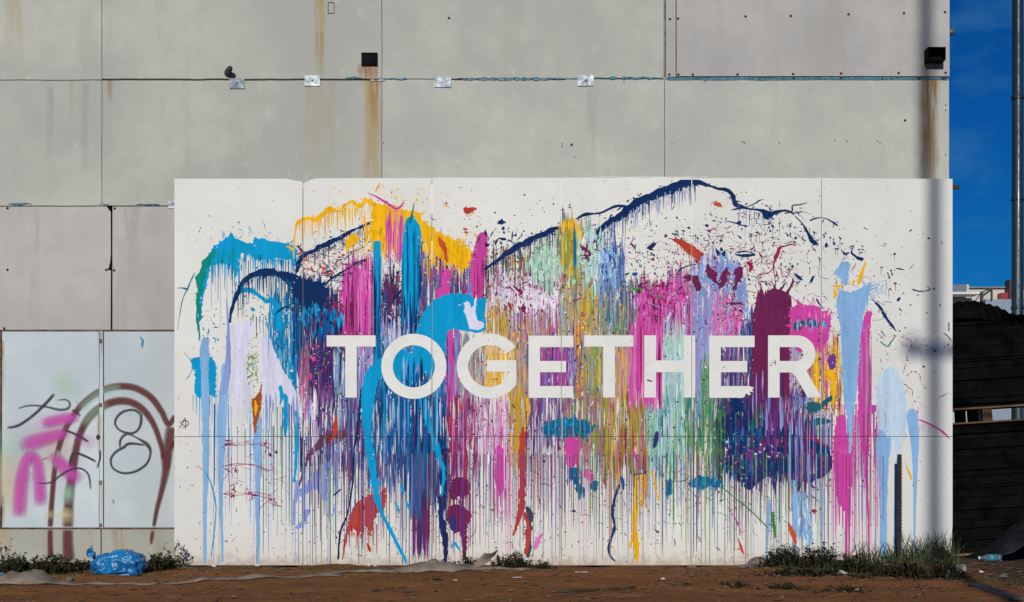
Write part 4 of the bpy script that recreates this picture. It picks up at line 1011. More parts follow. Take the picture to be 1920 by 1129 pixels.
for k in range(130):
    x = rr.uniform(1190, 1690); y = 395+abs(x-1400)*0.28+abs(rr.gauss(0, 48))
    if y > 640: continue
    r_ = rr.uniform(1.0, 3.2)*(1 if rr.random() < 0.5 else 0.6); P.splat(x, y, r_, pc('n'), rr.choice((1, 1.5, 2.4)), rr.uniform(-0.4, 0.9))
    if rr.random() < 0.5: P.streak(x, y, y+rr.uniform(6, 24), rr.uniform(0.7, 1.4), pc('n'), drip=True)
fringe([(1136, 420, 10), (1160, 408, 12), (1180, 392, 17), (1235, 362, 15), (1290, 344, 15), (1304, 341, 12)], 'nnnv', (3, 40), (1.6, 3.6), (0.8, 2.4)); fringe([(1373, 366, 8), (1402, 391, 4), (1434, 398, 13), (1448, 401, 9)], 'n', (2, 24), (2.5, 6), (0.8, 2)); fringe([(930, 490, 7), (960, 468, 10), (1040, 430, 9)], 'nnd', (3, 30), (2, 5), (0.8, 2.4)); P.spatter(980, 460, 50, 14, 80, 'n', (0.6, 2.4), -0.5)
flush('navy_ridge_line', 'navy ridge line of thrown paint and flecks across the right half of the board')
S()
for k in range(40): P.streak(rr.uniform(1050, 1088), 412+rr.uniform(0, 30)+abs(rr.gauss(0, 20)), rr.uniform(450, 560), rr.uniform(1.5, 5), pc(rr.choice('yyjjgi'), 0.12, rr))
P.patch(1069, 440, 20, 30, 'yyyjgy', 130, (1.5, 4.5), 0.8); P.patch(1066, 495, 18, 40, 'jjgyi', 110, (1.5, 4), 0.8); S()
for k in range(26): P.streak(rr.uniform(1050, 1088), rr.uniform(415, 450), rr.uniform(450, 520), rr.uniform(1.5, 5), pc(rr.choice('yjjgti'), 0.1, rr))
P.patch(1108, 470, 26, 44, 'iiiaw', 150, (1, 4)); P.patch(1020, 490, 34, 34, 'iiiw', 150, (1, 3.6)); P.patch(1140, 500, 22, 34, 'uubva', 120); P.patch(985, 560, 70, 22, 'llwlw', 220, (1, 3.6)); P.spatter(985, 555, 55, 18, 150, 'rmp', (0.6, 2.6), 1.2); P.spatter(1100, 475, 6, 8, 30, 'p', (1, 4)); P.spatter(1217, 543, 10, 9, 26, 'ep', (1.2, 4.5)); P.spatter(1105, 470, 20, 25, 50, 'pr')
flush('yellow_green_brush', 'yellow green brush marks in the middle of the board')
S(); P.patch(1322, 515, 26, 32, 'vvvul', 150); P.patch(1362, 515, 30, 36, 'vvvvu', 190); P.patch(1388, 545, 14, 30, 'vvu', 70); P.patch(1395, 590, 8, 22, 'uvl', 30); S()
for p in ([(1325, 495, 4), (1335, 512, 14), (1346, 532, 9), (1350, 545, 3)], [(1362, 500, 5), (1358, 520, 12), (1352, 540, 5)], [(1390, 500, 6), (1384, 520, 14), (1376, 545, 5)], [(1280, 520, 6), (1300, 528, 12), (1312, 545, 8)]): P.ribbon(p, pc('p'), 0.7)
P.spatter(1350, 520, 30, 22, 60, 'pr', (0.7, 2.6)); P.patch(1364, 588, 30, 28, 'kkkmv', 150); P.patch(1245, 560, 48, 32, 'mmmkp', 260); P.patch(1218, 590, 26, 30, 'mmkp', 110); S()
P.spatter(1240, 560, 28, 22, 90, 'pr', (0.7, 3)); P.spatter(1290, 590, 30, 25, 60, 'wpv', (0.7, 2.5)); P.spatter(1370, 590, 20, 16, 50, 'rp', (0.6, 2.4)); P.drips(1205, 1300, 570, (30, 110), 'mkpv', (3, 6), (1, 3.5))

for k in range(150): P.streak(rr.uniform(1181, 1240), rr.uniform(598, 670), rr.uniform(690, 775), rr.uniform(2, 6), pc(rr.choice('mmmmmk'), 0.07, rr))
S()
for k in range(30): P.streak(rr.uniform(1180, 1240), rr.uniform(600, 690), rr.uniform(700, 780), rr.uniform(1, 4), pc(rr.choice('mmkmpr'), 0.08, rr))
flush('magenta_field', 'magenta and periwinkle paint field above the letters H and E')
S()
P.blob([(1408, 760), (1409, 650), (1412, 590), (1420, 562), (1434, 556), (1440, 545), (1452, 541), (1468, 546), (1480, 552), (1482, 570), (1481, 640), (1480, 700), (1478, 790), (1440, 810), (1412, 800)], pc('p'), 1.5, 0.2, spikes=3)
for p in ([(1470, 556, 5), (1478, 545, 5), (1486, 530, 4), (1487, 520, 2)], [(1432, 560, 6), (1428, 545, 3), (1426, 530, 1.5)], [(1450, 545, 5), (1454, 532, 2), (1452, 522, 1)]): P.ribbon(p, pc('p'), 0.3)
for p in ([(1452, 520, 1.5), (1450, 500, 2.5), (1454, 485, 4.5), (1462, 466, 5), (1470, 462, 2.5), (1486, 458, 2), (1492, 462, 1)], [(1452, 488, 4.5), (1456, 476, 4.8)], [(1420, 516, 1.5), (1440, 512, 2), (1452, 500, 2)], [(1400, 490, 5), (1408, 500, 9), (1404, 510, 4)]): P.ribbon(p, pc('r'), 0.4)
P.threads(1450, 530, 20, 14, 22, 'p', (10, 26), (1, 2.4), -1.4); P.patch(1452, 560, 32, 14, 'p', 60, (1.5, 5), 0.9); S()
for k in range(36): P.streak(rr.uniform(1410, 1480), rr.uniform(690, 760), rr.uniform(770, 850), rr.uniform(1.2, 4), pc(rr.choice('ppdqnv'), 0.1, rr))
for k in range(70): P.streak(rr.uniform(1400, 1530), rr.uniform(750, 830), rr.uniform(840, 900), rr.uniform(1.2, 4.5), pc(rr.choice('ddpqnpv'), 0.1, rr))
for k in range(40): P.streak(rr.uniform(1462, 1482), rr.uniform(740, 770), rr.uniform(790, 860), rr.uniform(1.2, 4), pc(rr.choice('rrpv'), 0.1, rr))
flush('plum_block', 'plum coloured block of paint between the letters E and R')
S()
P.blob([(1482, 580), (1500, 570), (1522, 572), (1545, 582), (1557, 596), (1556, 620), (1548, 650), (1530, 664), (1500, 660), (1484, 640)], pc('m'), 4, 0.15, spikes=8); S()
P.ribbon([(1488, 618, 9), (1500, 608, 13), (1515, 602, 12), (1532, 606, 13), (1552, 612, 8)], pc('z'), 0.5)
for k in range(30): P.streak(rr.uniform(1490, 1552), rr.uniform(596, 608), rr.uniform(608, 624), rr.uniform(1, 3), pc(rr.choice('atuzn')))
for k in range(46): P.streak(rr.uniform(1518, 1576), rr.uniform(640, 690), rr.uniform(690, 770), rr.uniform(1, 3.5), pc(rr.choice('yyygwm'), 0.1, rr))
P.ribbon([(1556, 690, 10), (1562, 720, 10), (1560, 760, 5)], pc('y'), 0.3); P.blob([(1550, 676), (1562, 662), (1568, 670), (1564, 690), (1556, 694)], pc('q'), 3, 0.2)
P.threads(1520, 580, 26, 8, 26, 'm', (8, 20), (0.8, 2), -1.1); P.patch(1525, 590, 28, 16, 'mmk', 60, (1, 3.5), 0.4); P.spatter(1530, 640, 18, 14, 40, 'pr', (0.6, 2))
flush('pink_cloud', 'pink cloud with a teal zigzag and yellow streaks beside the letter R')
S()
P.blob([(1634, 585), (1630, 660), (1634, 740), (1632, 800), (1628, 860), (1622, 880), (1616, 840), (1610, 780), (1608, 700), (1612, 640), (1622, 590)], pc('m'), 2, 0.2)
P.ribbon([(1622, 860, 9), (1626, 920, 5), (1628, 980, 4), (1629, 1058, 2.5)], pc('m'), 0.2); P.drips(1608, 1660, 780, (60, 270), 'mrq', (4, 9)); P.blob([(1632, 758), (1644, 762), (1643, 772), (1634, 776)], pc('m'), 3, 0.2)
P.blob([(1562, 850), (1564, 815), (1568, 790), (1576, 778), (1585, 782), (1588, 810), (1598, 840), (1600, 870), (1596, 920), (1588, 960), (1578, 950), (1570, 940), (1564, 890)], pc('m'), 2, 0.2)
for x, y0, y1, w in ((1567, 880, 1000, 4), (1574, 900, 985, 4), (1587, 930, 1052, 6), (1592, 930, 1050, 5), (1563, 860, 1040, 2), (1580, 920, 990, 4)): P.streak(x, y0, y1, w, pc('m'), drip=True)
for k in range(18): P.streak(rr.uniform(1610, 1634), rr.uniform(600, 700), rr.uniform(700, 850), rr.uniform(1, 3.5), pc(rr.choice('mmsrv'), 0.05, rr))
S()
P.blob([(1570, 552), (1578, 545), (1596, 548), (1616, 540), (1632, 532), (1630, 550), (1622, 580), (1616, 610), (1611, 660), (1608, 720), (1603, 760), (1598, 800), (1595, 850), (1592, 850), (1590, 790), (1582, 745), (1579, 700), (1576, 620), (1569, 580)], pc('u'), 1, 0.2, spikes=2)
P.blob([(1562, 514), (1572, 500), (1578, 490), (1592, 494), (1590, 530), (1580, 534), (1574, 520)], pc('u'), 2.5, 0.2, spikes=4); P.threads(1630, 545, 12, 10, 22, 'u', (8, 24), (0.9, 2), -0.4); P.spatter(1635, 540, 16, 14, 40, 'u')
for p in ([(1560, 536, 3), (1572, 537, 4), (1583, 533, 3)], [(1565, 560, 3), (1566, 550, 5), (1563, 540, 2)], [(1592, 532, 4), (1594, 526, 5)], [(1600, 534, 4), (1602, 524, 5)], [(1609, 534, 4), (1612, 522, 6), (1618, 506, 6), (1623, 490, 3)]): P.ribbon(p, pc('y'), 0.4)
flush('light_blue_column', 'light blue column of paint with magenta edges right of the lettering')
S()
P.blob([(1642, 760), (1646, 715), (1656, 694), (1674, 690), (1688, 706), (1698, 740), (1700, 790), (1694, 830), (1680, 850), (1660, 856), (1648, 830)], pc('a'), 3, 0.1)
for k in range(20): P.streak(rr.uniform(1646, 1698), rr.uniform(800, 840), rr.uniform(850, 930), rr.uniform(1, 4), pc(rr.choice('aaw')))
S()
P.ribbon([(1650, 805, 6), (1654, 825, 20), (1655, 860, 24), (1656, 900, 18), (1656, 960, 14), (1657, 1056, 13)], pc('u'), 0.08); P.ribbon([(1666, 820, 10), (1664, 850, 8), (1660, 880, 4)], pc('u'), 0.1)
P.ribbon([(1709, 766, 12), (1711, 785, 21), (1715, 830, 16), (1716, 880, 10), (1715, 960, 5), (1714, 1045, 3)], pc('u'), 0.06); P.ribbon([(1681, 860, 3), (1679, 950, 5), (1678, 1050, 6)], pc('u'), 0.1)
P.ribbon([(1720, 786, 2), (1738, 793, 3), (1756, 802, 3.4), (1772, 814, 3), (1782, 824, 1.5)], pc('m'), 0.4); P.drips(1724, 1750, 794, (6, 24), 'mk', (3, 6), (0.7, 1.4)); P.thread(1720, 780, -1.0, 20, 1.5, pc('m'))
for q in catmull([(1650, 632, 0), (1680, 630, 0), (1698, 634, 0), (1708, 642, 0), (1702, 670, 0), (1695, 700, 0), (1700, 704, 0), (1714, 696, 0), (1724, 705, 0), (1730, 722, 0), (1738, 728, 0)], 2.2):
    if rr.random() < 0.8: P.splat(q[0]+rr.gauss(0, 0.8), q[1]+rr.gauss(0, 0.8), rr.uniform(0.5, 1.5), pc('r', 0.1, rr), 1.4, rr.uniform(0, 3))
P.spatter(1700, 660, 40, 30, 60, 'rn', (0.5, 1.4))
P.ribbon([(1697, 868, 1), (1704, 886, 4), (1710, 902, 1.5)], pc('y'), 0.3)
flush('pale_blue_drops', 'pale blue drops and runs near the right edge of the board')
S()
# lower half
P.ribbon([(1372, 740, 30), (1376, 790, 40), (1384, 840, 42), (1392, 880, 34), (1398, 905, 16)], pc('n'), 0.4); P.ribbon([(1390, 850, 30), (1430, 838, 34), (1470, 830, 30), (1500, 830, 22)], pc('n'), 0.4); S()
for k in range(60): P.streak(rr.uniform(1362, 1480), rr.uniform(740, 820), rr.uniform(830, 910), rr.uniform(1.2, 4.5), pc(rr.choice('nnndpqev'), 0.1, rr))
P.patch(1400, 850, 44, 60, 'nnndtb', 300, (1.2, 4.6)); P.patch(1455, 835, 60, 34, 'nndpq', 300, (1.2, 4.6)); P.spatter(1400, 860, 40, 40, 90, 'wew', (0.6, 2.2)); S(); P.ribbon([(1396, 914, 14), (1412, 898, 20), (1434, 880, 22), (1460, 870, 26), (1490, 878, 24), (1514, 896, 12), (1532, 892, 14), (1546, 870, 22), (1546, 850, 20), (1530, 836, 18), (1500, 826, 16)], pc('n'), 0.3)
P.patch(1546, 862, 14, 28, 'nndz', 70, (1, 4)); P.patch(1440, 882, 40, 14, 'nnzd', 110, (1, 3.6), 0.2)
P.ribbon([(1512, 766, 12), (1534, 762, 14), (1552, 752, 10), (1560, 742, 4)], pc('z'), 0.4); P.ribbon([(1514, 796, 8), (1535, 790, 10), (1558, 790, 5)], pc('z'), 0.4); P.ribbon([(1510, 812, 3), (1530, 824, 5), (1552, 836, 4)], pc('r'), 0.6); P.ribbon([(1480, 885, 3), (1510, 902, 5), (1535, 920, 3)], pc('r'), 0.6)
for k in range(40): P.streak(rr.uniform(1470, 1530), rr.uniform(760, 840), rr.uniform(860, 960), rr.uniform(1, 4), pc(rr.choice('vvudpq'), 0.08, rr))
P.patch(1500, 960, 14, 44, 'uuva', 120, (1.5, 4.5), 0.9); P.patch(1516, 990, 9, 34, 'uua', 60, (1, 3.6), 0.9); P.ribbon([(1488, 900, 6), (1490, 960, 7), (1490, 1050, 4)], pc('u'), 0.3); P.ribbon([(1440, 935, 6), (1441, 960, 8), (1436, 1050, 3)], pc('u'), 0.2); P.ribbon([(1541, 905, 5), (1541, 930, 6), (1541, 1040, 4)], pc('u'), 0.15)
P.ribbon([(1477, 978, 3), (1484, 995, 8), (1490, 1015, 6), (1493, 1022, 2)], pc('o'), 0.3); P.ribbon([(1384, 1010, 3), (1390, 1028, 6), (1394, 1040, 2)], pc('o'), 0.3); P.splat(1526, 959, 4, pc('r'))
P.ribbon([(1448, 960, 4), (1450, 980, 8), (1454, 1010, 3)], pc('e'), 0.5); P.ribbon([(1350, 910, 1.5), (1380, 935, 2.5), (1410, 960, 2), (1440, 990, 2.5)], pc('e'), 0.6); P.ribbon([(1365, 950, 1.5), (1380, 975, 2), (1390, 1000, 2)], pc('m'), 0.8)
flush('navy_loop_swirl', 'dark navy loop swirled below the letters E and R')
S()
for p in ([(1018, 806, 14), (1040, 800, 22), (1068, 800, 26), (1095, 800, 26), (1112, 808, 14)], [(1290, 908, 6), (1305, 906, 16), (1330, 904, 20), (1352, 902, 10)], [(1064, 884, 8), (1078, 884, 18), (1082, 890, 12)], [(1082, 905, 10), (1088, 920, 12), (1086, 930, 4)], [(1106, 918, 6), (1114, 908, 14), (1122, 904, 6)], [(1250, 930, 4), (1256, 910, 12), (1258, 898, 8)], [(1348, 940, 6), (1356, 938, 5)], [(1150, 824, 6), (1154, 822, 6)]):
    P.ribbon(p, pc('t'), 0.5)
for p in ([(1030, 804, 8), (1060, 796, 8), (1100, 806, 7)], [(1300, 905, 5), (1330, 908, 7)]): P.ribbon(p, (0.0, 0.33, 0.5), 0.6)
P.patch(1064, 803, 50, 15, 'tttbz', 150, (1.5, 4.5), 0.3); P.patch(1322, 906, 34, 10, 'ttc', 70, (1.2, 3.6), 0.3); P.patch(1080, 893, 16, 16, 'tb', 24); P.patch(1088, 920, 8, 14, 'tb', 16); P.patch(1113, 910, 10, 8, 'tb', 14); P.patch(1255, 915, 8, 18, 'tb', 22); P.drips(1024, 1112, 812, (8, 40), 'tb', (5, 11)); P.drips(1295, 1350, 912, (6, 26), 'tc', (4, 8))
flush('teal_dabs', 'teal brush dabs below the lettering')
S()
P.blob([(1060, 822), (1078, 820), (1080, 845), (1078, 872), (1064, 874), (1060, 850)], pc('m'), 1.5, 0.2); P.blob([(1080, 822), (1086, 822), (1085, 868), (1080, 872)], pc('m'), 1.5, 0.2); P.ribbon([(1100, 878, 6), (1104, 895, 14), (1112, 902, 8)], pc('m'), 0.4)
P.blob([(929, 842), (936, 834), (944, 842), (949, 870), (948, 910), (940, 925), (932, 930), (928, 890)], pc('m'), 2, 0.2); P.drips(928, 950, 915, (30, 120), 'mk', (3, 5), (1.5, 4)); P.ribbon([(1186, 842, 4), (1192, 860, 8), (1198, 880, 4)], pc('m'), 0.4)
S(); P.ribbon([(982, 800, 8), (980, 840, 13), (980, 900, 12), (978, 950, 15), (972, 975, 8), (962, 1005, 3)], pc('x'), 0.3); P.ribbon([(986, 950, 6), (994, 968, 12), (992, 1000, 12), (990, 1046, 6)], (0.06, 0.065, 0.10), 0.4); P.ribbon([(984, 960, 6), (990, 990, 8), (986, 1040, 5)], pc('x'), 0.4); P.ribbon([(1002, 1030, 6), (1010, 1012, 10), (1020, 1000, 3)], pc('k'), 0.5)
P.ribbon([(972, 740, 8), (970, 780, 9), (966, 830, 7), (964, 870, 3)], pc('g'), 0.3); P.ribbon([(990, 745, 6), (989, 775, 5), (984, 810, 3)], pc('y'), 0.3)
flush('pink_and_red_bars', 'upright pink and red paint bars in the lower middle of the board')
S()
for p in ([(1194, 890, 4), (1192, 930, 8), (1190, 980, 9), (1192, 1020, 10), (1194, 1056, 5)], [(1190, 1000, 8), (1183, 1018, 5), (1178, 1030, 2)], [(1206, 888, 9), (1206, 925, 8), (1202, 952, 4)], [(1222, 880, 7), (1228, 910, 5), (1234, 940, 3)]): P.ribbon(p, pc('y'), 0.25)
P.ribbon([(1162, 908, 5), (1154, 930, 5), (1149, 960, 5), (1152, 990, 6), (1142, 1025, 5), (1143, 1040, 3), (1154, 1054, 4)], (0.012, 0.05, 0.13), 0.35); P.ribbon([(1163, 893, 3), (1167, 905, 8), (1169, 920, 2)], pc('b'), 0.4); P.ribbon([(1232, 808, 5), (1230, 825, 9), (1226, 840, 4)], pc('d'), 0.4)
flush('yellow_run', 'yellow paint run and navy squiggle at the foot of the board')
S()
P.blob([(722, 912), (724, 932), (720, 950), (706, 962), (698, 990), (694, 1004), (686, 985), (672, 1004), (662, 990), (652, 1000), (655, 970), (668, 944), (690, 930), (712, 925)], pc('x'), 2.5, 0.15, spikes=3); P.ribbon([(654, 985, 4), (648, 1010, 4), (642, 1050, 2)], pc('x'), 0.3); P.ribbon([(688, 1018, 4), (694, 1035, 6)], pc('x'), 0.3); P.drips(656, 710, 985, (10, 70), 'xr', (3, 7), (1, 3))
S(); P.drips(650, 722, 930, (60, 130), 'nvbq', (5, 10), (1, 3))
for p in ([(573, 862, 5), (585, 845, 10), (605, 830, 18), (630, 818, 16), (650, 812, 6)],): P.ribbon(p, pc('h'), 0.4)
P.ribbon([(580, 850, 4), (570, 880, 3), (562, 905, 3), (556, 925, 2)], pc('h'), 0.5); P.ribbon([(630, 780, 4), (628, 810, 6), (618, 830, 3)], pc('x'), 0.4); P.ribbon([(634, 880, 5), (638, 884, 4)], pc('x'), 0.5)
P.ribbon([(676, 740, 3), (672, 790, 4), (664, 850, 3), (662, 900, 3), (652, 960, 3), (638, 1000, 4), (634, 1050, 3)], (0.012, 0.02, 0.08), 0.35)
for p in ([(622, 865, 8), (600, 890, 14), (580, 915, 12), (560, 925, 9), (552, 945, 6)], [(578, 955, 10), (568, 980, 9), (554, 990, 6)], [(598, 880, 24), (604, 910, 18), (608, 940, 6)], [(558, 900, 5), (552, 945, 6), (550, 985, 5)], [(625, 950, 6), (628, 965, 6)]): P.ribbon(p, pc('v'), 0.4)
S(); P.drips(560, 640, 820, (80, 200), 'nvqd', (4, 9), (1, 2.6))
P.blob([(490, 716), (486, 735), (478, 745), (472, 752), (474, 775), (476, 800), (479, 812), (483, 790), (488, 770), (491, 745)], (0.42, 0.10, 0.02), 1.5, 0.2, spikes=2); P.ribbon([(478, 750, 3), (480, 765, 5), (479, 780, 2)], pc('y'), 0.4)
for p in ([(526, 722, 6), (527, 745, 8), (525, 760, 3)], [(534, 738, 6), (536, 770, 8), (535, 810, 6), (537, 820, 3)], [(557, 770, 4), (556, 850, 6), (552, 905, 5)]): P.ribbon(p, pc('c'), 0.3)
for y in (832, 874, 926):
    for k in range(3): P.ribbon([(420+rr.uniform(-6, 6), y+rr.uniform(-4, 8), 0.7), (440, y+rr.uniform(-5, 4), 1.1), (470, y+rr.uniform(-4, 4), 0.7), (500, y+rr.uniform(-2, 10), 0.6), (518, y+rr.uniform(0, 16), 0.5)], pc('r'), 0.9)
for x, y in ((428, 832), (434, 880), (438, 925), (468, 926), (500, 840), (514, 940)): P.spatter(x, y, 4, 6, 14, 'rp', (0.7, 2.4))
for x in (428, 436): P.ribbon([(x, 820, 0.7), (x-2, 870, 1), (x+3, 920, 1), (x+1, 950, 0.6)], pc('r'), 0.9)
fringe([(655, 990, 10), (672, 1000, 8), (698, 985, 10)], 'x', (6, 40), (3, 6), (1, 3))
flush('red_and_brown_blots', 'brick red, brown and periwinkle blots low on the left of the board')
S()
for k in range(54): P.streak(rr.uniform(774, 806), rr.uniform(860, 960), rr.uniform(985, 1058), rr.uniform(1.5, 5), pc(rr.choice('pppqd'), 0.1, rr))
for k in range(60): P.streak(rr.uniform(770, 842), rr.uniform(760, 850), rr.uniform(870, 985), rr.uniform(1.5, 5), pc(rr.choice('bbbnntq'), 0.1, rr))
P.ribbon([(835, 840, 12), (832, 900, 14), (828, 960, 12), (834, 1010, 10), (834, 1058, 6)], pc('n'), 0.4)
S(); P.blob([(846, 902), (858, 895), (872, 898), (882, 912), (878, 925), (870, 936), (860, 930), (850, 938), (844, 925)], pc('p'), 2, 0.2, spikes=3); P.blob([(836, 965), (842, 950), (856, 946), (880, 958), (882, 975), (876, 990), (874, 1040), (868, 1046), (864, 1000), (856, 998), (846, 990)], pc('p'), 2.5, 0.2, spikes=3); P.blob([(840, 975), (850, 965), (860, 980), (856, 996), (846, 994)], pc('d'), 2, 0.2)
P.ribbon([(845, 1030, 2), (852, 1018, 6), (858, 1026, 4), (862, 1034, 2)], pc('c'), 0.4); P.drips(842, 882, 925, (40, 130), 'pqr', (3, 6), (1, 3))
flush('plum_blots', 'dark plum blots and purple bars below the letters O and G')
S()
for x0, x1, pal in FOOT:
    if x0 > 540:
        P.drips(x0, x1, 850, (120, 230), pal.replace('w', '')+'qs', (5, 11), (0.8, 2.0)); P.drips(x0, x1, 770, (60, 200), pal, (7, 15), (0.8, 2.2))
P.drips(590, 1560, 850, (200, 215), 'dqnhpzj', (4.5, 9), (0.6, 1.5))
P.spatter(1000, 860, 300, 80, 800, 'npreqxr', (0.4, 1.7), 1.3, 0.05); P.spatter(900, 960, 280, 55, 420, 'prnrqe', (0.4, 1.5), 0.9, 0.05); P.spatter(1400, 960, 120, 55, 200, 'prnrqe', (0.4, 1.5), 0.9, 0.05); P.threads(1000, 900, 300, 70, 90, 'rpnq', (6, 22), (0.5, 1.1))
flush('paint_run_veil', kind='stuff')
S()
P.blob([(772, 668), (778, 630), (788, 600), (796, 584), (806, 570), (822, 558), (842, 551), (862, 549), (874, 553), (879, 545), (883, 530), (885, 556), (896, 562), (911, 558), (909, 590), (908, 620), (880, 622), (846, 618), (838, 640), (834, 670), (820, 700), (790, 700), (776, 720), (752, 720), (735, 700), (716, 705), (706, 730), (700, 765), (696, 800), (698, 830), (704, 865), (706, 905), (700, 925), (696, 900), (688, 860), (682, 820), (678, 780), (678, 740), (684, 705), (696, 685), (716, 668), (738, 660), (756, 655)], pc('c'), 2, 0.15, step=3, spikes=2.5)
P.ribbon([(702, 895, 14), (706, 930, 12), (716, 962, 8), (730, 990, 7), (746, 1022, 6), (758, 1045, 6), (763, 1058, 2)], pc('c'), 0.25); P.ribbon([(716, 905, 3), (704, 905, 8), (694, 904, 3)], pc('c'), 0.4); P.ribbon([(790, 740, 14), (800, 780, 12), (810, 815, 8), (822, 850, 9), (832, 890, 7), (828, 930, 4)], pc('c'), 0.4)
for x, y in ((750, 905), (760, 935), (740, 940)): P.ribbon([(x, y, 3), (x+5, y+12, 4), (x+8, y+24, 2)], pc('c'), 0.4)
S()
for k in range(20): P.streak(rr.uniform(744, 812), rr.uniform(668, 700), rr.uniform(715, 760), rr.uniform(1.5, 5), pc(rr.choice('nbbuvn'), 0.08, rr))
for k in range(34): P.streak(rr.uniform(698, 830), rr.uniform(700, 760), rr.uniform(770, 860), rr.uniform(1.2, 4), pc(rr.choice('nbbuvcu'), 0.08, rr))
for k in range(26): P.streak(rr.uniform(838, 860), rr.uniform(615, 660), rr.uniform(660, 745), rr.uniform(1.2, 4), pc(rr.choice('mqmvc'), 0.08, rr))
P.ribbon([(845, 618, 6), (845, 650, 9), (848, 700, 8), (846, 752, 3)], pc('m'), 0.3)
flush('cyan_dome', 'big cyan dome behind the letter O trailing down to the left')
S()
P.blob([(869, 569), (876, 565), (881, 568), (883, 577), (888, 574), (890, 560), (894, 551), (893, 570), (891, 584), (895, 600), (908, 606), (907, 614), (896, 619), (880, 617), (877, 603), (874, 592), (870, 584), (872, 577)], pc('l'), 0.5, 0.2, smooth=False, step=3)
flush('pale_lavender_patch', 'small pale lavender patch on top of the cyan dome')
S()
# small scribbled mark at the left edge
INK = (0.012, 0.012, 0.014)
for p in ([(335, 803, 1.4), (342, 795, 1.8), (347, 784, 1.6), (348, 800, 1.6), (347, 806, 1.2)], [(338, 792, 1.3), (348, 789, 1.6), (354, 794, 1.6), (349, 799, 1.4), (343, 799, 1.2)], [(341, 803, 1.2), (350, 801, 1.2)], [(336, 790, 1.2), (344, 797, 1.3), (352, 800, 1.3)]): P.ribbon(p, INK, 0.3)
flush('scribbled_mark', 'small black scribbled mark near the left edge of the board')

# 4 ---- the word TOGETHER
M_LET = simple('white_lettering_paint', (0.845, 0.835, 0.79, 1), 0.5, var=0.04, scale=6, spec=0.35)
LY = 0.0005 + (int(P.G.max())+6)*1.2e-5
print('paint levels', P.G.max(), LY)
def circ(cx, cy, r_, a0, a1, n=40): return [(cx+r_*math.cos(R(a0+(a1-a0)*i/n)), cy-r_*math.sin(R(a0+(a1-a0)*i/n))) for i in range(n+1)]
def letter(name, outline, hole=None, worn=()):
    P2 = Paint(random.Random(3)); loops = [[Vector((a_, b_, 0)) for a_, b_ in outline]]
    if hole: loops.append([Vector((a_, b_, 0)) for a_, b_ in hole])
    flat = [v for l in loops for v in l]
    P2.G[:] = int(P.G.max())+5
    for tri in tessellate_polygon(loops): P2.emit([(flat[i].x, flat[i].y) for i in tri], [(1, 1, 1)]*3, LY)
    P2.commit()
    me = bpy.data.meshes.new(name); me.from_pydata(P2.v, [], P2.f); me.update()
    return link(name, me, M_LET, mural)
def tee(x0, xs0, xs1, x1): return [(x0, 629), (x1, 629), (x1, 650), (xs1, 650), (xs1, 745.5), (xs0, 745.5), (xs0, 650), (x0, 650)]
def ee(x0, x1, xm, xs): return [(x0, 629.5), (x1, 629.5), (x1, 651), (xs, 651), (xs, 677), (xm, 677), (xm, 698), (xs, 698), (xs, 724), (x1, 724), (x1, 746), (x0, 746)]
letter('letter_t', tee(612.5, 647.5, 669, 704.3))
letter('letter_o', circ(776, 687, 61, 0, 360, 72)[:-1], circ(776, 687, 39.5, 0, 360, 60)[:-1])
letter('letter_g', circ(917.5, 686.5, 61, 35.5, 326, 60) + [(968, 675.5), (913, 675.5), (913, 697)] + [(955.6, 697)] + circ(917.5, 686.5, 39.5, -16, -324, 60)[1:])
letter('letter_e', ee(991, 1075, 1061.5, 1012.5)); letter('letter_t', tee(1095.3, 1130.7, 1153, 1187.5))
letter('letter_h', [(1208, 629), (1230, 629), (1230, 676), (1282, 676), (1282, 629), (1303.5, 629), (1303.5, 745.5), (1282, 745.5), (1282, 698), (1230, 698), (1230, 745.5), (1208, 745.5)])
e2 = ee(1329.7, 1414.7, 1401, 1351.3); e2 = e2[:9] + [(1404, 724), (1414, 727), (1410, 731), (1413, 736), (1405, 734), (1408, 741), (1398, 738), (1396, 744), (1392, 746)] + e2[11:]
letter('letter_e', e2)
letter('letter_r', [(1440, 629), (1492, 629)] + circ(1494, 664, 35, 88, -52, 30) + [(1511.5, 695), (1540.5, 745.5), (1514.5, 745.5), (1491, 705), (1486, 700), (1479, 698.5), (1461.7, 698.5), (1461.7, 745.5), (1440, 745.5)], [(1461.7, 651)] + circ(1493.5, 664, 13, 90, -90, 16) + [(1461.7, 677)])
P.G[:] = P.G.max()+12
P.spatter(900, 690, 160, 40, 26, 'ns', (0.5, 1.3)); P.spatter(1300, 690, 140, 40, 26, 'nr', (0.5, 1.3)); P.spatter(1446, 680, 6, 3, 8, 'p', (0.8, 2))
for p in ((942, 700), (950, 690), (1212, 686), (1218, 680)): P.thread(p[0], p[1], -0.8, 8, 0.7, pc('s'))
flush('letter_flecks', kind='stuff')
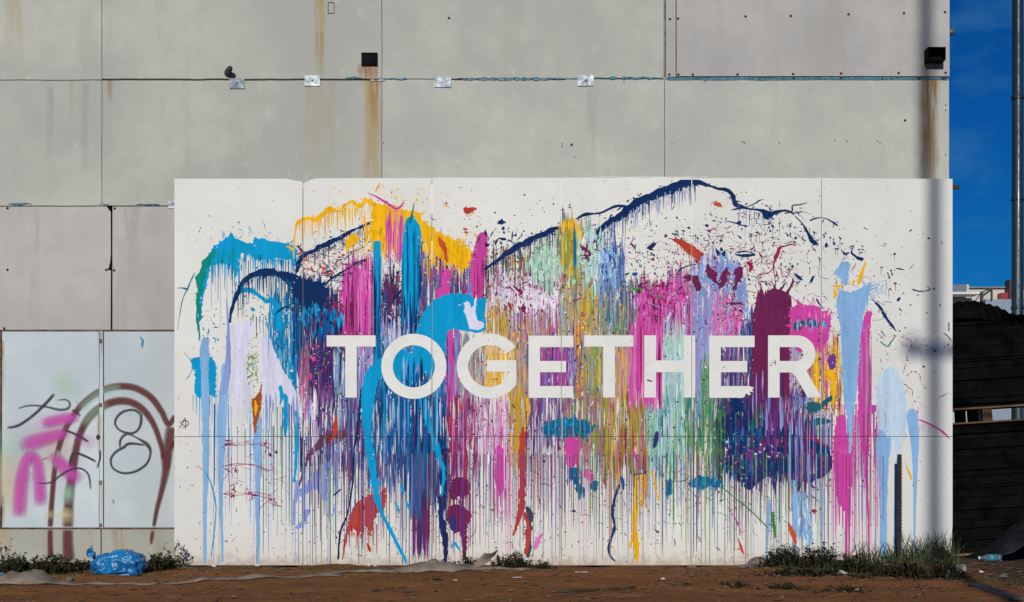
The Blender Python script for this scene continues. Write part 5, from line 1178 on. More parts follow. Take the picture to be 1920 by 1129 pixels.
# screws in the sheets
scr = []
for i in range(6):
    for py in (352, 420, 500, 580, 660, 740, 806, 832, 900, 980, 1045):
        for px in (MX[i]+7, (MX[i]+MX[i+1])/2, MX[i+1]-7): scr.append((px+rr.uniform(-1.5, 1.5), py+rr.uniform(-4, 4)))
SM = bpy.data.meshes.new('screw'); n = 6
SM.from_pydata([(0.0042*math.cos(2*math.pi*k/n), 0, 0.0042*math.sin(2*math.pi*k/n)) for k in range(n)] + [(0.003*math.cos(2*math.pi*k/n), -0.0014, 0.003*math.sin(2*math.pi*k/n)) for k in range(n)], [], [tuple(range(n, 2*n))] + [(k, (k+1) % n, n+(k+1) % n, n+k) for k in range(n)])
SM.update(); SM.materials.append(simple('grey_screw', (0.16, 0.15, 0.15, 1), 0.6))
for px, py in scr:
    o = bpy.data.objects.new('screw', SM); COL.objects.link(o); x, z = mp_(px, py); o.location = (x, -0.0006 - (LY if 400 < px < 1660 and py > 440 else 0.0), z); o.parent = mural
#REST_BEGIN
def on_ground(px, py):
    x, y = gp(px, py); return x, y, gheight(x, y)

# ------------------------------------------------------------------ utility pole that throws the shadow (stands beside the camera, out of frame)
SHY = -18.0
sx, sz = pt(1752, 650, 0)
pxx = sx + TAN_AZ*SHY; zc = sz - DROP*SHY
pole = empty('utility_pole', (pxx, SHY, 0))
tag(pole, 'tall slim timber utility pole whose shadow falls across the mural', 'pole')
M_WOOD = simple('grey_pole_timber', (0.16, 0.13, 0.10, 1), 0.85, var=0.3, scale=8, stretch=(1, 1, 0.08), bump=0.3)
MB().tube([(pxx, SHY, -0.3), (pxx, SHY, zc+7.0)], [0.065, 0.056], 18).build('shaft', M_WOOD, pole, True)
MB().box(pxx-0.30, pxx+1.3, SHY-0.11, SHY-0.066, zc-0.055, zc+0.055).build('crossarm', M_WOOD, pole)
for dx in (-0.22, 0.45, 0.95):
    MB().tube([(pxx+dx, SHY-0.088, zc+0.056), (pxx+dx, SHY-0.088, zc+0.11), (pxx+dx, SHY-0.088, zc+0.15)], [0.02, 0.045, 0.03], 10).build('insulator', simple('glazed_insulator', (0.2, 0.1, 0.06, 1), 0.25), pole, True)

# ------------------------------------------------------------------ rusty stake in front of the mural
x, z1 = pt(1686.5, 852, -0.22)
gz = gheight(x, -0.22)
st = empty('rusty_stake', (x, -0.22, gz)); tag(st, 'dark rusty steel stake standing upright in the grass before the mural', 'stake')
m_st = simple('rusted_steel', (0.022, 0.014, 0.011, 1), 0.8, var=0.6, scale=30, bump=0.5)
MB().box(x-0.021, x+0.014, -0.225, -0.217, gz-0.15, z1).build('flange', m_st, st)
MB().box(x+0.0145, x+0.021, -0.225, -0.185, gz-0.15, z1).build('web', simple('painted_lit_rust', (0.20, 0.14, 0.06, 1), 0.8, var=0.5, scale=40), st)  # the edge's sunlit look is put into its colour as paler rust
mb = MB()
for k in range(26): mb.box(x+0.0215, x+0.0245, -0.224, -0.214, gz+0.10+k*0.033, gz+0.113+k*0.033)
tag(mb.build('notches', m_st, st), kind='stuff')

# ------------------------------------------------------------------ rubber mats on pallets, right of the building
SX0, SX1, SY0 = 4.40, 5.72, 1.45
M_RUB = simple('black_rubber', (0.0052, 0.0055, 0.006, 1), 0.95, var=0.5, scale=6, spec=0.03)
M_PAL = simple('weathered_pallet_wood', (0.20, 0.115, 0.055, 1), 0.85, var=0.45, scale=9, stretch=(0.15, 1, 1), bump=0.3)
TILT = Matrix.Rotation(R(-3.6), 3, 'Y')
def zrow(py): return pt(1850, py, SY0)[1]
def tilted(o, piv):
    o.data.transform(Matrix.Translation(piv) @ TILT.to_4x4() @ Matrix.Translation(-Vector(piv)))
def mat_mesh(w, d, h):
    """one mat: studded, scalloped front edge"""
    bm = bmesh.new(); out = []; n = 44
    for k in range(n): out.append((w*k/n, -0.010 if k % 2 else 0.0))
    out += [(w, 0.0), (w, d), (0, d)]
    lo = [bm.verts.new((a, b_, 0)) for a, b_ in out]; hi = [bm.verts.new((a, b_+0.004, h)) for a, b_ in out]
    bm.faces.new(list(reversed(lo))); bm.faces.new(hi)
    for k in range(len(out)): bm.faces.new((lo[k], lo[(k+1) % len(out)], hi[(k+1) % len(out)], hi[k]))
    me = bpy.data.meshes.new('rubber_mat'); bm.to_mesh(me); bm.free(); me.materials.append(M_RUB)
    return me
MATS = [mat_mesh(SX1-SX0, 1.1, 0.0305)]
def stack(py_bot, py_top, label, seed):
    z0 = zrow(py_bot); z1 = zrow(py_top); r_ = random.Random(seed)
    s = empty('rubber_mat_stack', (SX0+0.45, SY0+0.5, z0)); tag(s, label, 'mat stack', 'stacks of rubber mats on pallets')
    z = z0; k = 0
    while z < z1:
        o = bpy.data.objects.new('rubber_mat', MATS[0]); COL.objects.link(o)
        dx = r_.uniform(-0.02, 0.02); dy = r_.uniform(-0.022, 0.022)
        o.matrix_basis = Matrix.Translation((SX0+0.45, SY0+0.5, z)) @ TILT.to_4x4() @ Matrix.Rotation(r_.uniform(-0.008, 0.008), 4, 'Z') @ Matrix.Translation((-0.45+dx, -0.5+dy, 0))
        o.parent = s; o.matrix_parent_inverse = Matrix.Translation(s.location).inverted()
        z += 0.0315; k += 1
    return s, z
s1, zt1 = stack(1034, 797, 'lower stack of black rubber mats right of the mural, between the two pallets', 5)
s2, zt2 = stack(762, 606, 'upper stack of black rubber mats with sagging top sheets, right of the mural', 6)
# sagging sheets on the top
def sag_sheet(off, amp, z, ph):
    bm = bmesh.new(); n = 60; rows = []
    for j in range(5):
        row = []
        for i in range(n+1):
            u = i/n; xx = SX0-0.06+(SX1-SX0+0.12)*u
            zz = z+amp*(math.sin(math.pi*min(1, max(0, (u-off)/0.62)))**1.0) + 0.010*math.sin(i*1.9+ph)*(1 if j == 0 else 0.3) + 0.004*math.sin(i*7+j)
            row.append(bm.verts.new((xx, SY0-0.02+j*0.27, zz)))
        rows.append(row)
    for a, b_ in zip(rows, rows[1:]):
        for i in range(n): bm.faces.new((a[i], a[i+1], b_[i+1], b_[i]))
    r_ = bmesh.ops.extrude_face_region(bm, geom=bm.faces[:])
    for v in [e for e in r_['geom'] if isinstance(e, bmesh.types.BMVert)]: v.co.z -= 0.03
    bmesh.ops.recalc_face_normals(bm, faces=bm.faces)
    me = bpy.data.meshes.new('sagging_mat'); bm.to_mesh(me); bm.free()
    return link('sagging_mat', me, M_RUB, s2)
for k in range(6): sag_sheet(-0.06+0.005*k, 0.055+0.017*k, zt2+0.005+0.012*k, k)
# pallets
def pallet(py_top, py_bot, label):
    z1 = zrow(py_top); z0 = zrow(py_bot); c0 = Vector((SX0+0.45, SY0+0.5, (z0+z1)/2))
    p = empty('wooden_pallet', (SX0+0.45, SY0+0.5, z0)); tag(p, label, 'pallet', 'pallets under the rubber mats')
    xa, xb = SX0-0.04, SX1+0.04
    for k in range(6):
        y = SY0-0.03+k*0.2
        for za, zb in ((z1-0.018, z1), (z0, z0+0.016)):
            if zb < z1 and k % 2: continue
            o = MB().box(xa, xb, y, y+0.11, za, zb).build('deck_board', M_PAL, p); tilted(o, c0)
    for xk in (xa+0.01, (xa+xb)/2-0.20, xb-0.11):
        for yk in (SY0-0.01, SY0+0.46, SY0+0.94):
            o = MB().box(xk, xk+0.10, yk, yk+0.10, z0+0.0165, z1-0.0185).build('block', M_PAL, p); tilted(o, c0)
    return p
pallet(763, 793, 'wooden pallet held between the upper and lower rubber mat stacks')
pallet(1036, 1058, 'wooden pallet on the ground under the lower rubber mat stack')
# dark folded tarpaulin at the foot of the stack
tp = bmesh.new(); rows = []
x0, y0, _ = on_ground(1868, 1064); 
for j in range(9):
    row = []
    for i in range(17):
        u, w = i/16, j/8
        xx = x0+u*0.75; yy = 0.35+w*0.85
        zz = 0.02 + 0.62*max(0, u-0.02)**1.1*math.sin(math.pi*min(1, 0.18+w*0.8)) + 0.03*noise.noise(Vector((u*6, w*5, 2)))
        row.append(tp.verts.new((xx, yy, zz)))
    rows.append(row)
for a, b_ in zip(rows, rows[1:]):
    for i in range(16): tp.faces.new((a[i], a[i+1], b_[i+1], b_[i]))
rg = bmesh.ops.extrude_face_region(tp, geom=tp.faces[:])
for v in [e for e in rg['geom'] if isinstance(e, bmesh.types.BMVert)]: v.co.z -= 0.02
bmesh.ops.recalc_face_normals(tp, faces=tp.faces)
me = bpy.data.meshes.new('tarpaulin'); tp.to_mesh(me); tp.free()
tag(link('tarpaulin', me, simple('dark_tarpaulin', (0.016, 0.017, 0.020, 1), 0.7, var=0.4, scale=8, spec=0.2)), 'dark grey tarpaulin heaped against the rubber mats at the right edge', 'tarpaulin')

# ------------------------------------------------------------------ lamp post and distant sheds
LYD = 7.0
x, _ = pt(1908, 300, LYD)
lp = empty('lamp_post', (x, LYD, 0)); tag(lp, 'tall galvanised steel lamp post behind the rubber mat stacks', 'lamp post')
M_POST = simple('dull_galvanised_post', (0.055, 0.085, 0.10, 1), 0.33, 0.55, 0.35, 6, stretch=(1, 1, 0.1))
MB().tube([(x, LYD, -0.2), (x, LYD, 1.2), (x, LYD, 12.5)], [0.095, 0.085, 0.062], 20).build('shaft', M_POST, lp, True)
xh, zh = pt(1908, 251, LYD); MB().tube([(x, LYD-0.04, zh), (x, LYD-0.085, zh)], 0.034, 12).build('socket', M_BOLT, lp, True)
MB().tube([(x-0.015, LYD-0.09, 0.3), (x-0.012, LYD-0.078, 8.0)], 0.011, 6).build('highlight_line', simple('pale_highlight', (0.45, 0.5, 0.52, 1), 0.35, 0.4, 0.5, 12), lp, True)  # pale tube added to stand for the bright highlight down the shaft
for zb in (3.1, 4.6, 6.0): MB().tube([(x, LYD, zb), (x, LYD, zb+0.05)], 0.088, 20).build('clamp_band', M_POST, lp, True)
MB().tube([(x, LYD, 12.4), (x+0.1, LYD, 13.0), (x+1.4, LYD, 13.4)], [0.06, 0.05, 0.04], 10).build('arm', M_POST, lp, True)
mb = MB(); mb.box(x+1.3, x+1.95, LYD-0.14, LYD+0.14, 13.35, 13.48); mb.build('lamp_head', M_POST, lp)
FD = 34.0
def fpt(px, py): return pt(px, py, FD)
shed = empty('white_shed', (fpt(1850, 600)[0], FD, 0)); tag(shed, 'distant white flat roofed shed with a red box on its wall', 'shed')
M_WW = simple('warm_white_wall', (0.62, 0.58, 0.52, 1), 0.8, var=0.08, scale=3)  # the shed's own warm white
def fbox(name, a, b_, c_, d_, mat, parent, y0=0.0, y1=0.3):
    xa, zb = pt(a, b_, FD+y0); xb, za = pt(c_, d_, FD+y0)
    return MB().box(xa, xb, FD+y0, FD+y1, za, zb).build(name, mat, parent)
xa, zb = fpt(1700, 540); xb, _ = fpt(2150, 540)
MB().box(xa, xb, FD, FD+8, 0, zb).build('wall', M_WW, shed)
fbox('parapet_cap', 1816, 537.5, 2150, 540, simple('grey_cap', (0.25, 0.24, 0.23, 1), 0.7), shed, -0.1, 0.4)
fbox('grey_roof_sheet', 1690, 533.5, 1812, 547, simple('blue_grey_roof', (0.13, 0.17, 0.22, 1), 0.5), shed, -0.6, -0.3)
fbox('end_post', 1812.3, 533.5, 1817, 551, M_WW, shed, -0.6, -0.3)
fbox('white_awning', 1690, 547.3, 1838, 551.5, simple('white_awning', (0.8, 0.79, 0.74, 1), 0.7), shed, -1.0, -0.2)
fbox('red_box', 1877, 549, 1891, 560.5, simple('red_paint', (0.33, 0.02, 0.025, 1), 0.5), shed, -0.4, -0.02)
fbox('brown_downpipe', 1892.5, 524, 1899, 561, simple('brown_pipe', (0.05, 0.03, 0.03, 1), 0.6), shed, -0.5, -0.05)
fbox('blue_grey_band', 1848, 561, 1990, 928, simple('blue_grey_wall', (0.28, 0.34, 0.42, 1), 0.7), shed, -1.2, -0.7)
M_BR = simple('dark_bracket', (0.06, 0.055, 0.06, 1), 0.6)
fbox('bracket_post', 1840, 546.5, 1844, 566, M_BR, shed, -1.5, -1.35)
fbox('bracket_post', 1859, 541, 1861.5, 561, M_BR, shed, -1.34, -1.25)
xa, za = pt(1843, 555, FD-1.3); xb, zb = pt(1863, 540, FD-1.3)
MB().tube([(xa, FD-1.2, za), (xb, FD-1.2, zb)], 0.035, 6).build('bracket_strut', M_BR, shed)
xa, za = pt(1844, 546.5, FD-1.3); xb, zb = pt(1862, 539.5, FD-1.3)
MB().tube([(xa, FD-1.1, za), (xb, FD-1.1, zb)], 0.018, 6).build('bracket_strut', M_BR, shed)
xa, za = pt(1833, 562, FD-1.3); xb, zb = pt(1840, 550, FD-1.3)
MB().tube([(xa, FD-1.15, za), (xb, FD-1.15, zb)], 0.015, 6).build('bracket_strut', M_BR, shed)

# ------------------------------------------------------------------ weeds and grass
def leaf_mat(name, c1, c2):
    m, t, b = new_mat(name)
    n = noise_n(t, 14, 3, 0.6); t.links.new(mix_n(t, smooth_n(t, n, 0.35, 0.65), c1, c2), b.inputs['Base Color'])
    b.inputs['Roughness'].default_value = 0.6; b.inputs['Specular IOR Level'].default_value = 0.2
    return m
M_LEAF = leaf_mat('dark_weed_leaf', (0.020, 0.028, 0.012, 1), (0.048, 0.062, 0.024, 1))
M_DRY = leaf_mat('dry_weed_leaf', (0.050, 0.036, 0.018, 1), (0.10, 0.075, 0.036, 1))
M_GRASS = leaf_mat('grass_blade', (0.030, 0.046, 0.016, 1), (0.075, 0.105, 0.038, 1))
M_STEM = leaf_mat('weed_stem', (0.045, 0.036, 0.02, 1), (0.09, 0.07, 0.038, 1))
wr = random.Random(21)
def leaf(V, Fc, p, d, L, w, up):
    d = d.normalized(); s = d.cross(up).normalized() if abs(d.dot(up)) < 0.98 else Vector((1, 0, 0)); n = s.cross(d)
    b_ = len(V)
    V += [p, p+d*L*0.45+s*w*0.5+n*0.1*L, p+d*L-n*0.12*L, p+d*L*0.45-s*w*0.5+n*0.1*L, p+d*L*0.5]
    Fc += [(b_, b_+1, b_+4), (b_+1, b_+2, b_+4), (b_, b_+4, b_+3), (b_+4, b_+2, b_+3)]
def weed(px, py, wpx, hpx, label, n=40, dry=0.25, cat='weed', leafL=0.045):
    x, y, z = on_ground(px, py); s = (CAM_D+y)/F; hw = wpx*s/2; H = hpx*s
    o = empty('weed_clump', (x, y, z)); tag(o, label, cat, 'weeds along the foot of the wall')
    V = []; Fc = []; VD = []; FD_ = []; st_ = MB()
    for k in range(n):
        bx_ = x+wr.gauss(0, 0.42)*hw; by = y+wr.gauss(0, 0.10); bz = gheight(bx_, by)-0.01
        prof = max(0.25, 1-((bx_-x)/hw)**2*0.75)
        h = H*0.92*prof*wr.uniform(0.2, 1.05); a = wr.uniform(0, 6.28); lean = wr.uniform(0.1, 0.7)*h
        P0 = Vector((bx_, by, bz)); P2 = P0+Vector((math.cos(a)*lean, math.sin(a)*lean*0.6, h)); P1 = (P0+P2)/2+Vector((0, 0, 0.12*h))
        st_.tube([P0, P1, P2], [0.0026, 0.002, 0.001], 4, cap=False)
        for q in range(wr.randint(7, 13)):
            u = wr.uniform(0.12, 1.0); p = P0.lerp(P1, u*2) if u < 0.5 else P1.lerp(P2, u*2-1)
            d = Vector((wr.gauss(0, 1), wr.gauss(0, 1), wr.uniform(-0.3, 0.8)))
            L = leafL*wr.uniform(0.5, 1.2)
            if wr.random() < dry: leaf(VD, FD_, p, d, L, L*0.5, Vector((0, 0, 1)))
            else: leaf(V, Fc, p, d, L, L*0.62, Vector((0, 0, 1)))
    mesh('foliage', V, Fc, M_LEAF, o)['kind'] = 'stuff'
    if VD: mesh('dry_leaves', VD, FD_, M_DRY, o)['kind'] = 'stuff'
    st_.build('stems', M_STEM, o)['kind'] = 'stuff'
    return o
def grass(px, py, wpx, hpx, label, n=160, depth=0.14):
    x, y, z = on_ground(px, py); s = (CAM_D+y)/F; hw = wpx*s/2; H = hpx*s
    o = empty('grass_tuft', (x, y, z)); tag(o, label, 'grass', 'grass tufts along the foot of the wall')
    V = []; Fc = []; VD = []; FD_ = []
    for k in range(n):
        bx_ = x+wr.uniform(-1, 1)*hw; by = y+wr.gauss(0, depth); bz = gheight(bx_, by)-0.01
        h = H*(0.22+0.85*wr.random()**2.2); a = wr.uniform(0, 6.28); ln = wr.uniform(0.05, 0.75)*h; w = wr.uniform(0.003, 0.006)
        tv, tf = (VD, FD_) if wr.random() < 0.22 else (V, Fc)
        d = Vector((math.cos(a), math.sin(a)*0.5, 0)); sd_ = Vector((wr.uniform(0.6, 1), wr.uniform(-0.5, 0.5), 0)); prev = None
        for i in range(5):
            u = i/4; p = Vector((bx_, by, bz))+d*ln*u*u+Vector((0, 0, h*(u-0.18*u*u*u*(ln/h if h else 0)))); ww = w*(1-u)**0.7+0.0006
            b_ = len(tv); tv += [p-sd_*ww, p+sd_*ww]
            if prev is not None: tf.append((prev, prev+1, b_+1, b_))
            prev = b_
    mesh('blades', V, Fc, M_GRASS, o)['kind'] = 'stuff'
    if VD: mesh('dry_blades', VD, FD_, M_DRY, o)['kind'] = 'stuff'
    return o
weed(28, 1074, 90, 42, 'low leafy weeds at the left edge under the white door', 110)
weed(95, 1076, 90, 44, 'dark weeds between the left edge and the blue bag', 130)
weed(150, 1070, 60, 26, 'short weeds touching the left side of the blue bag', 60)
weed(300, 1072, 66, 36, 'leafy weed between the blue bag and the mural corner', 100)
weed(328, 1066, 22, 62, 'tall thin weed at the left corner of the mural', 16, 0.6)
weed(12, 1070, 30, 70, 'dry twiggy weed at the extreme left edge', 14, 0.85)
weed(880, 1063, 70, 26, 'small dark weed behind the raised end of the grey cloth', 40, leafL=0.035)
weed(960, 1065, 80, 38, 'bushy dark weed at the foot of the mural under the pink bars', 80, 0.12, leafL=0.04)
weed(1012, 1067, 50, 24, 'right end of the bushy weed in the middle of the mural', 36, 0.15, leafL=0.035)
weed(1470, 1066, 100, 46, 'leafy weed left of the grass at the right of the mural', 120, 0.12)
weed(1540, 1068, 110, 50, 'thick dark weed below the light blue paint runs', 150, 0.12)
weed(1605, 1074, 110, 40, 'low weeds in front of the magenta paint runs', 130, 0.2)
weed(1500, 1080, 170, 22, 'low creeping weeds at the edge of the bare earth', 140, 0.3)
weed(1685, 1084, 140, 38, 'weeds in front of the rusty stake', 160, 0.3)
weed(1765, 1086, 90, 44, 'weeds at the right corner of the mural', 110, 0.3)
weed(1385, 1098, 70, 11, 'flat weed patch on the earth, left one of the row', 40, 0.3, leafL=0.03)
weed(1470, 1104, 90, 16, 'flat weed patch on the earth, second of the row', 60, 0.3, leafL=0.03)
weed(1580, 1110, 120, 15, 'flat weed patch on the earth, third of the row', 60, 0.4, leafL=0.03)
weed(815, 1089, 40, 9, 'small flat weed tuft on the earth before the grey cloth', 22, 0.4, leafL=0.025)
weed(735, 1108, 30, 6, 'tiny flat weed on the bare earth', 12, 0.5, leafL=0.02)
weed(1290, 1092, 34, 7, 'tiny weed sprig on the bare earth right of the stick', 10, 0.5, leafL=0.02)
grass(1640, 1062, 120, 48, 'grass tuft left of the rusty stake', 420)
grass(1705, 1062, 80, 60, 'tall grass around the foot of the rusty stake', 380)
grass(1758, 1064, 66, 60, 'tall grass at the right corner of the mural', 340)
grass(1600, 1070, 120, 24, 'short grass in front of the magenta runs', 320)
grass(430, 1068, 200, 10, 'sparse short dead grass below the left end of the mural', 170, 0.12)
grass(620, 1068, 180, 8, 'sparse short dead grass below the brick red blot', 120, 0.10)
grass(150, 1080, 320, 12, 'short grass under the white door by the blue bag', 260, 0.14)
grass(1840, 1092, 120, 16, 'sparse grass before the rubber mat stacks', 90)
# straw and dead stalks strewn about
V = []; Fc = []
for k in range(1700):
    r_ = wr.random()
    if r_ < 0.45: px, py = wr.uniform(-20, 1060), 1064+abs(wr.gauss(0, 9))
    elif r_ < 0.85: px, py = wr.uniform(1240, 1930), 1064+abs(wr.gauss(0, 16))
    else: px, py = wr.uniform(-10, 1930), wr.uniform(1064, 1135)
    x, y, z = on_ground(px, py); a = wr.gauss(0, 0.7); L = wr.uniform(0.02, 0.11); w = wr.uniform(0.0010, 0.0024)
    d = Vector((math.cos(a), math.sin(a), wr.uniform(-0.05, 0.25))); p = Vector((x, y, z+0.006)); u = Vector((0, 0, 1))*w; q = Vector((0, 1, 0))*w
    b_ = len(V); V += [p-d*L/2-u, p-d*L/2+u, p+d*L/2+u, p+d*L/2-u, p-d*L/2+q, p+d*L/2+q]; Fc += [(b_, b_+3, b_+2, b_+1), (b_, b_+4, b_+5, b_+3), (b_+1, b_+2, b_+5, b_+4)]
tag(mesh('straw_litter', V, Fc, leaf_mat('straw', (0.08, 0.05, 0.025, 1), (0.19, 0.13, 0.07, 1))), 'dry straw and dead stalks strewn along the foot of the wall', 'straw', kind='stuff')
# pebbles and clods
V = []; Fc = []
for k in range(3200):
    x, y, z = on_ground(wr.uniform(-20, 1940), wr.uniform(1064, 1150)); r_ = 0.004+0.024*wr.random()**5
    b_ = len(V)
    for dx, dy, dz in ((1, 0, 0), (0, 1, 0), (-1, 0, 0), (0, -1, 0), (0.2, 0.1, 0.8), (0, 0, -0.5)):
        V.append((x+dx*r_*wr.uniform(0.7, 1.5), y+dy*r_*wr.uniform(0.7, 1.3), z+r_*0.25+dz*r_*wr.uniform(0.6, 1)))
    for i in range(4): Fc += [(b_+i, b_+(i+1) % 4, b_+4), (b_+(i+1) % 4, b_+i, b_+5)]
tag(mesh('clods', V, Fc, simple('earth_clod', (0.16, 0.085, 0.042, 1), 0.95, var=0.5, scale=5)), 'small clods and pebbles on the bare brown earth', 'gravel', kind='stuff')

# dead leaves and dark crumbs of soil, thickest against the wall
V = []; Fc = []
for k in range(1500):
    px, py = (wr.uniform(-10, 1100), 1063+abs(wr.gauss(0, 8))) if wr.random() < 0.4 else (wr.uniform(1280, 1930), 1066+abs(wr.gauss(0, 20)))
    x, y, z = on_ground(px, py); leaf(V, Fc, Vector((x, y, z+0.006)), Vector((wr.gauss(0, 1), wr.gauss(0, 1), wr.uniform(0, 0.5))), wr.uniform(0.012, 0.04), wr.uniform(0.008, 0.02), Vector((0, 0, 1)))
tag(mesh('leaf_litter', V, Fc, leaf_mat('dead_leaf', (0.030, 0.020, 0.012, 1), (0.10, 0.062, 0.03, 1))), 'dead leaves scattered over the earth by the wall', 'leaf litter', kind='stuff')

# ------------------------------------------------------------------ blue plastic bag
x, y, z = on_ground(222, 1077)
bag = empty('plastic_bag', (x, y, z)); tag(bag, 'full blue plastic rubbish bag lying in the weeds by the door', 'bag')
m, t, b = new_mat('crinkled_blue_plastic')
n = noise_n(t, 9, 5, 0.6); t.links.new(mix_n(t, smooth_n(t, n, 0.3, 0.7), srgb(0, 92, 152), srgb(30, 138, 200)), b.inputs['Base Color'])
b.inputs['Roughness'].default_value = 0.2; b.inputs['Specular IOR Level'].default_value = 0.7
bump_n(t, b, noise_n(t, 11, 5, 0.6), 0.8, 0.03)
bm = bmesh.new(); bmesh.ops.create_icosphere(bm, subdivisions=5, radius=1)
for v in bm.verts:
    c_ = v.co.copy()
    rid = 1-abs(noise.fractal(c_*1.1+Vector((3, 1, 7)), 1.0, 2.1, 3)); rid2 = abs(noise.fractal(c_*2.0+Vector((1, 4, 2)), 1.0, 2.0, 2)); rid3 = abs(noise.noise(Vector((c_.x*4+c_.z*3, c_.z*1.5, c_.y*2))))
    q = 0.80+0.30*rid-0.22*rid2-0.10*rid3
    e = 0.74
    c_ = Vector([math.copysign(abs(k)**e, k) for k in c_])*0.85*q
    top = 1+0.10*c_.x-0.25*max(0, -c_.x-0.4)
    v.co = Vector((c_.x*0.275, c_.y*0.16, max(-0.10, c_.z*0.152*top)+0.095))
bmesh.ops.scale(bm, vec=(1, 1, 1), verts=bm.verts)
me = bpy.data.meshes.new('bag_body'); bm.to_mesh(me); bm.free(); me.transform(Matrix.Translation((x, y, z)))
me.polygons.foreach_set('use_smooth', [True]*len(me.polygons))
link('bag_body', me, m, bag)
bm = bmesh.new(); rows = []
for j in range(7):
    row = []
    for i in range(14):
        a = 2*math.pi*i/14; u = j/6; r_ = (0.03+0.035*abs(u-0.4))*(1+0.35*math.sin(3*a+j))
        row.append(bm.verts.new((x-0.20-0.05*u+0.02*math.cos(a)*u, y-0.03+r_*math.sin(a), z+0.17+0.055*u+r_*math.cos(a)*0.8)))
    rows.append(row)
for a_, b_ in zip(rows, rows[1:]):
    for i in range(14): bm.faces.new((a_[i], a_[(i+1) % 14], b_[(i+1) % 14], b_[i]))
me = bpy.data.meshes.new('bag_neck'); bm.to_mesh(me); bm.free(); link('bag_neck', me, m, bag)

# ------------------------------------------------------------------ strips of old cloth on the earth
M_CLOTH = simple('dirty_canvas', (0.25, 0.205, 0.16, 1), 0.95, var=0.3, scale=7, bump=0.3, spec=0.1)
def cloth(name, path, label, seed, lift=None, nw=7):
    """path: photo x, photo y, width in metres, hump height"""
    pts = catmull(path, 8); V = []; Fc = []; n = len(pts)
    for i, (px, py, w, h) in enumerate(pts):
        x, y, z = on_ground(px, py)
        for j in range(nw):
            u = j/(nw-1)-0.5
            wob = noise.fractal(Vector((px*0.018, u*2.5, seed)), 0.8, 2, 3)
            yy = y+u*w*(1+0.3*noise.noise(Vector((px*0.02, 3, seed))))
            xx = x+0.02*noise.noise(Vector((px*0.05, u*3, seed+4)))
            V.append((xx, yy, max(gheight(xx, yy), z-0.02)+0.008+max(0, h*(1-(2*u)**2)*(0.7+0.6*wob))+0.012*abs(wob)))
    for i in range(n-1):
        for j in range(nw-1): Fc.append((i*nw+j, i*nw+j+1, (i+1)*nw+j+1, (i+1)*nw+j))
    me = bpy.data.meshes.new(name); me.from_pydata([tuple(v) for v in V], [], Fc); me.update()
    bm = bmesh.new(); bm.from_mesh(me)
    r_ = bmesh.ops.extrude_face_region(bm, geom=bm.faces[:])
    for v in [e for e in r_['geom'] if isinstance(e, bmesh.types.BMVert)]: v.co.z -= 0.006
    bmesh.ops.recalc_face_normals(bm, faces=bm.faces); bm.to_mesh(me); bm.free()
    me.polygons.foreach_set('use_smooth', [True]*len(me.polygons))
    return tag(link(name, me, M_CLOTH), label, 'cloth', 'strips of old cloth on the earth')
cloth('cloth_strip', [(-40, 1097, 0.40, 0.11), (20, 1097, 0.40, 0.10), (64, 1096, 0.42, 0.13), (92, 1098, 0.30, 0.07), (120, 1098, 0.16, 0.02), (200, 1097, 0.08, 0.014), (300, 1095, 0.07, 0.012), (400, 1091, 0.07, 0.016), (480, 1086, 0.10, 0.03), (520, 1085, 0.07, 0.015), (580, 1082, 0.06, 0.012), (640, 1080, 0.05, 0.01)], 'long dirty cloth strip trailing along the earth from the left edge', 3.0)
cloth('cloth_strip', [(560, 1081, 0.05, 0.006), (640, 1077, 0.08, 0.012), (700, 1077, 0.10, 0.014), (760, 1074, 0.26, 0.06), (800, 1072, 0.34, 0.08), (850, 1072, 0.34, 0.075), (880, 1070, 0.26, 0.06), (930, 1069, 0.12, 0.02), (1000, 1069, 0.07, 0.012)], 'crumpled grey cloth lying before the middle of the mural', 8.0)
# the raised, folded end
x, y, z = on_ground(880, 1070)
V = []; Fc = []
fold = [(868, 1068, 0.05), (888, 1066, 0.08), (900, 1062, 0.10), (909, 1054, 0.11), (916, 1045, 0.11), (921, 1037, 0.09)]
q = catmull(fold, 3)
for i, (px, py, w) in enumerate(q):
    xx, zz = pt(px, py, y); 
    for j in range(5):
        u = j/4-0.5; V.append((xx+u*w*1.3+0.01*noise.noise(Vector((i*0.4, u*4, 0))), y+0.05*u+0.02*math.sin(i*0.5), max(gheight(xx, y)+0.01, zz+0.02*u*u*4+0.3*u*w)))
for i in range(len(q)-1):
    for j in range(4): Fc.append((i*5+j, i*5+j+1, (i+1)*5+j+1, (i+1)*5+j))
me = bpy.data.meshes.new('cloth_flap'); me.from_pydata([tuple(v) for v in V], [], Fc); me.update()
bm = bmesh.new(); bm.from_mesh(me); r_ = bmesh.ops.extrude_face_region(bm, geom=bm.faces[:])
for v in [e for e in r_['geom'] if isinstance(e, bmesh.types.BMVert)]: v.co.y += 0.006
bmesh.ops.recalc_face_normals(bm, faces=bm.faces); bm.to_mesh(me); bm.free(); me.polygons.foreach_set('use_smooth', [True]*len(me.polygons))
tag(link('cloth_flap', me, M_CLOTH), 'stiff folded cloth end sticking up by the middle weeds', 'cloth')

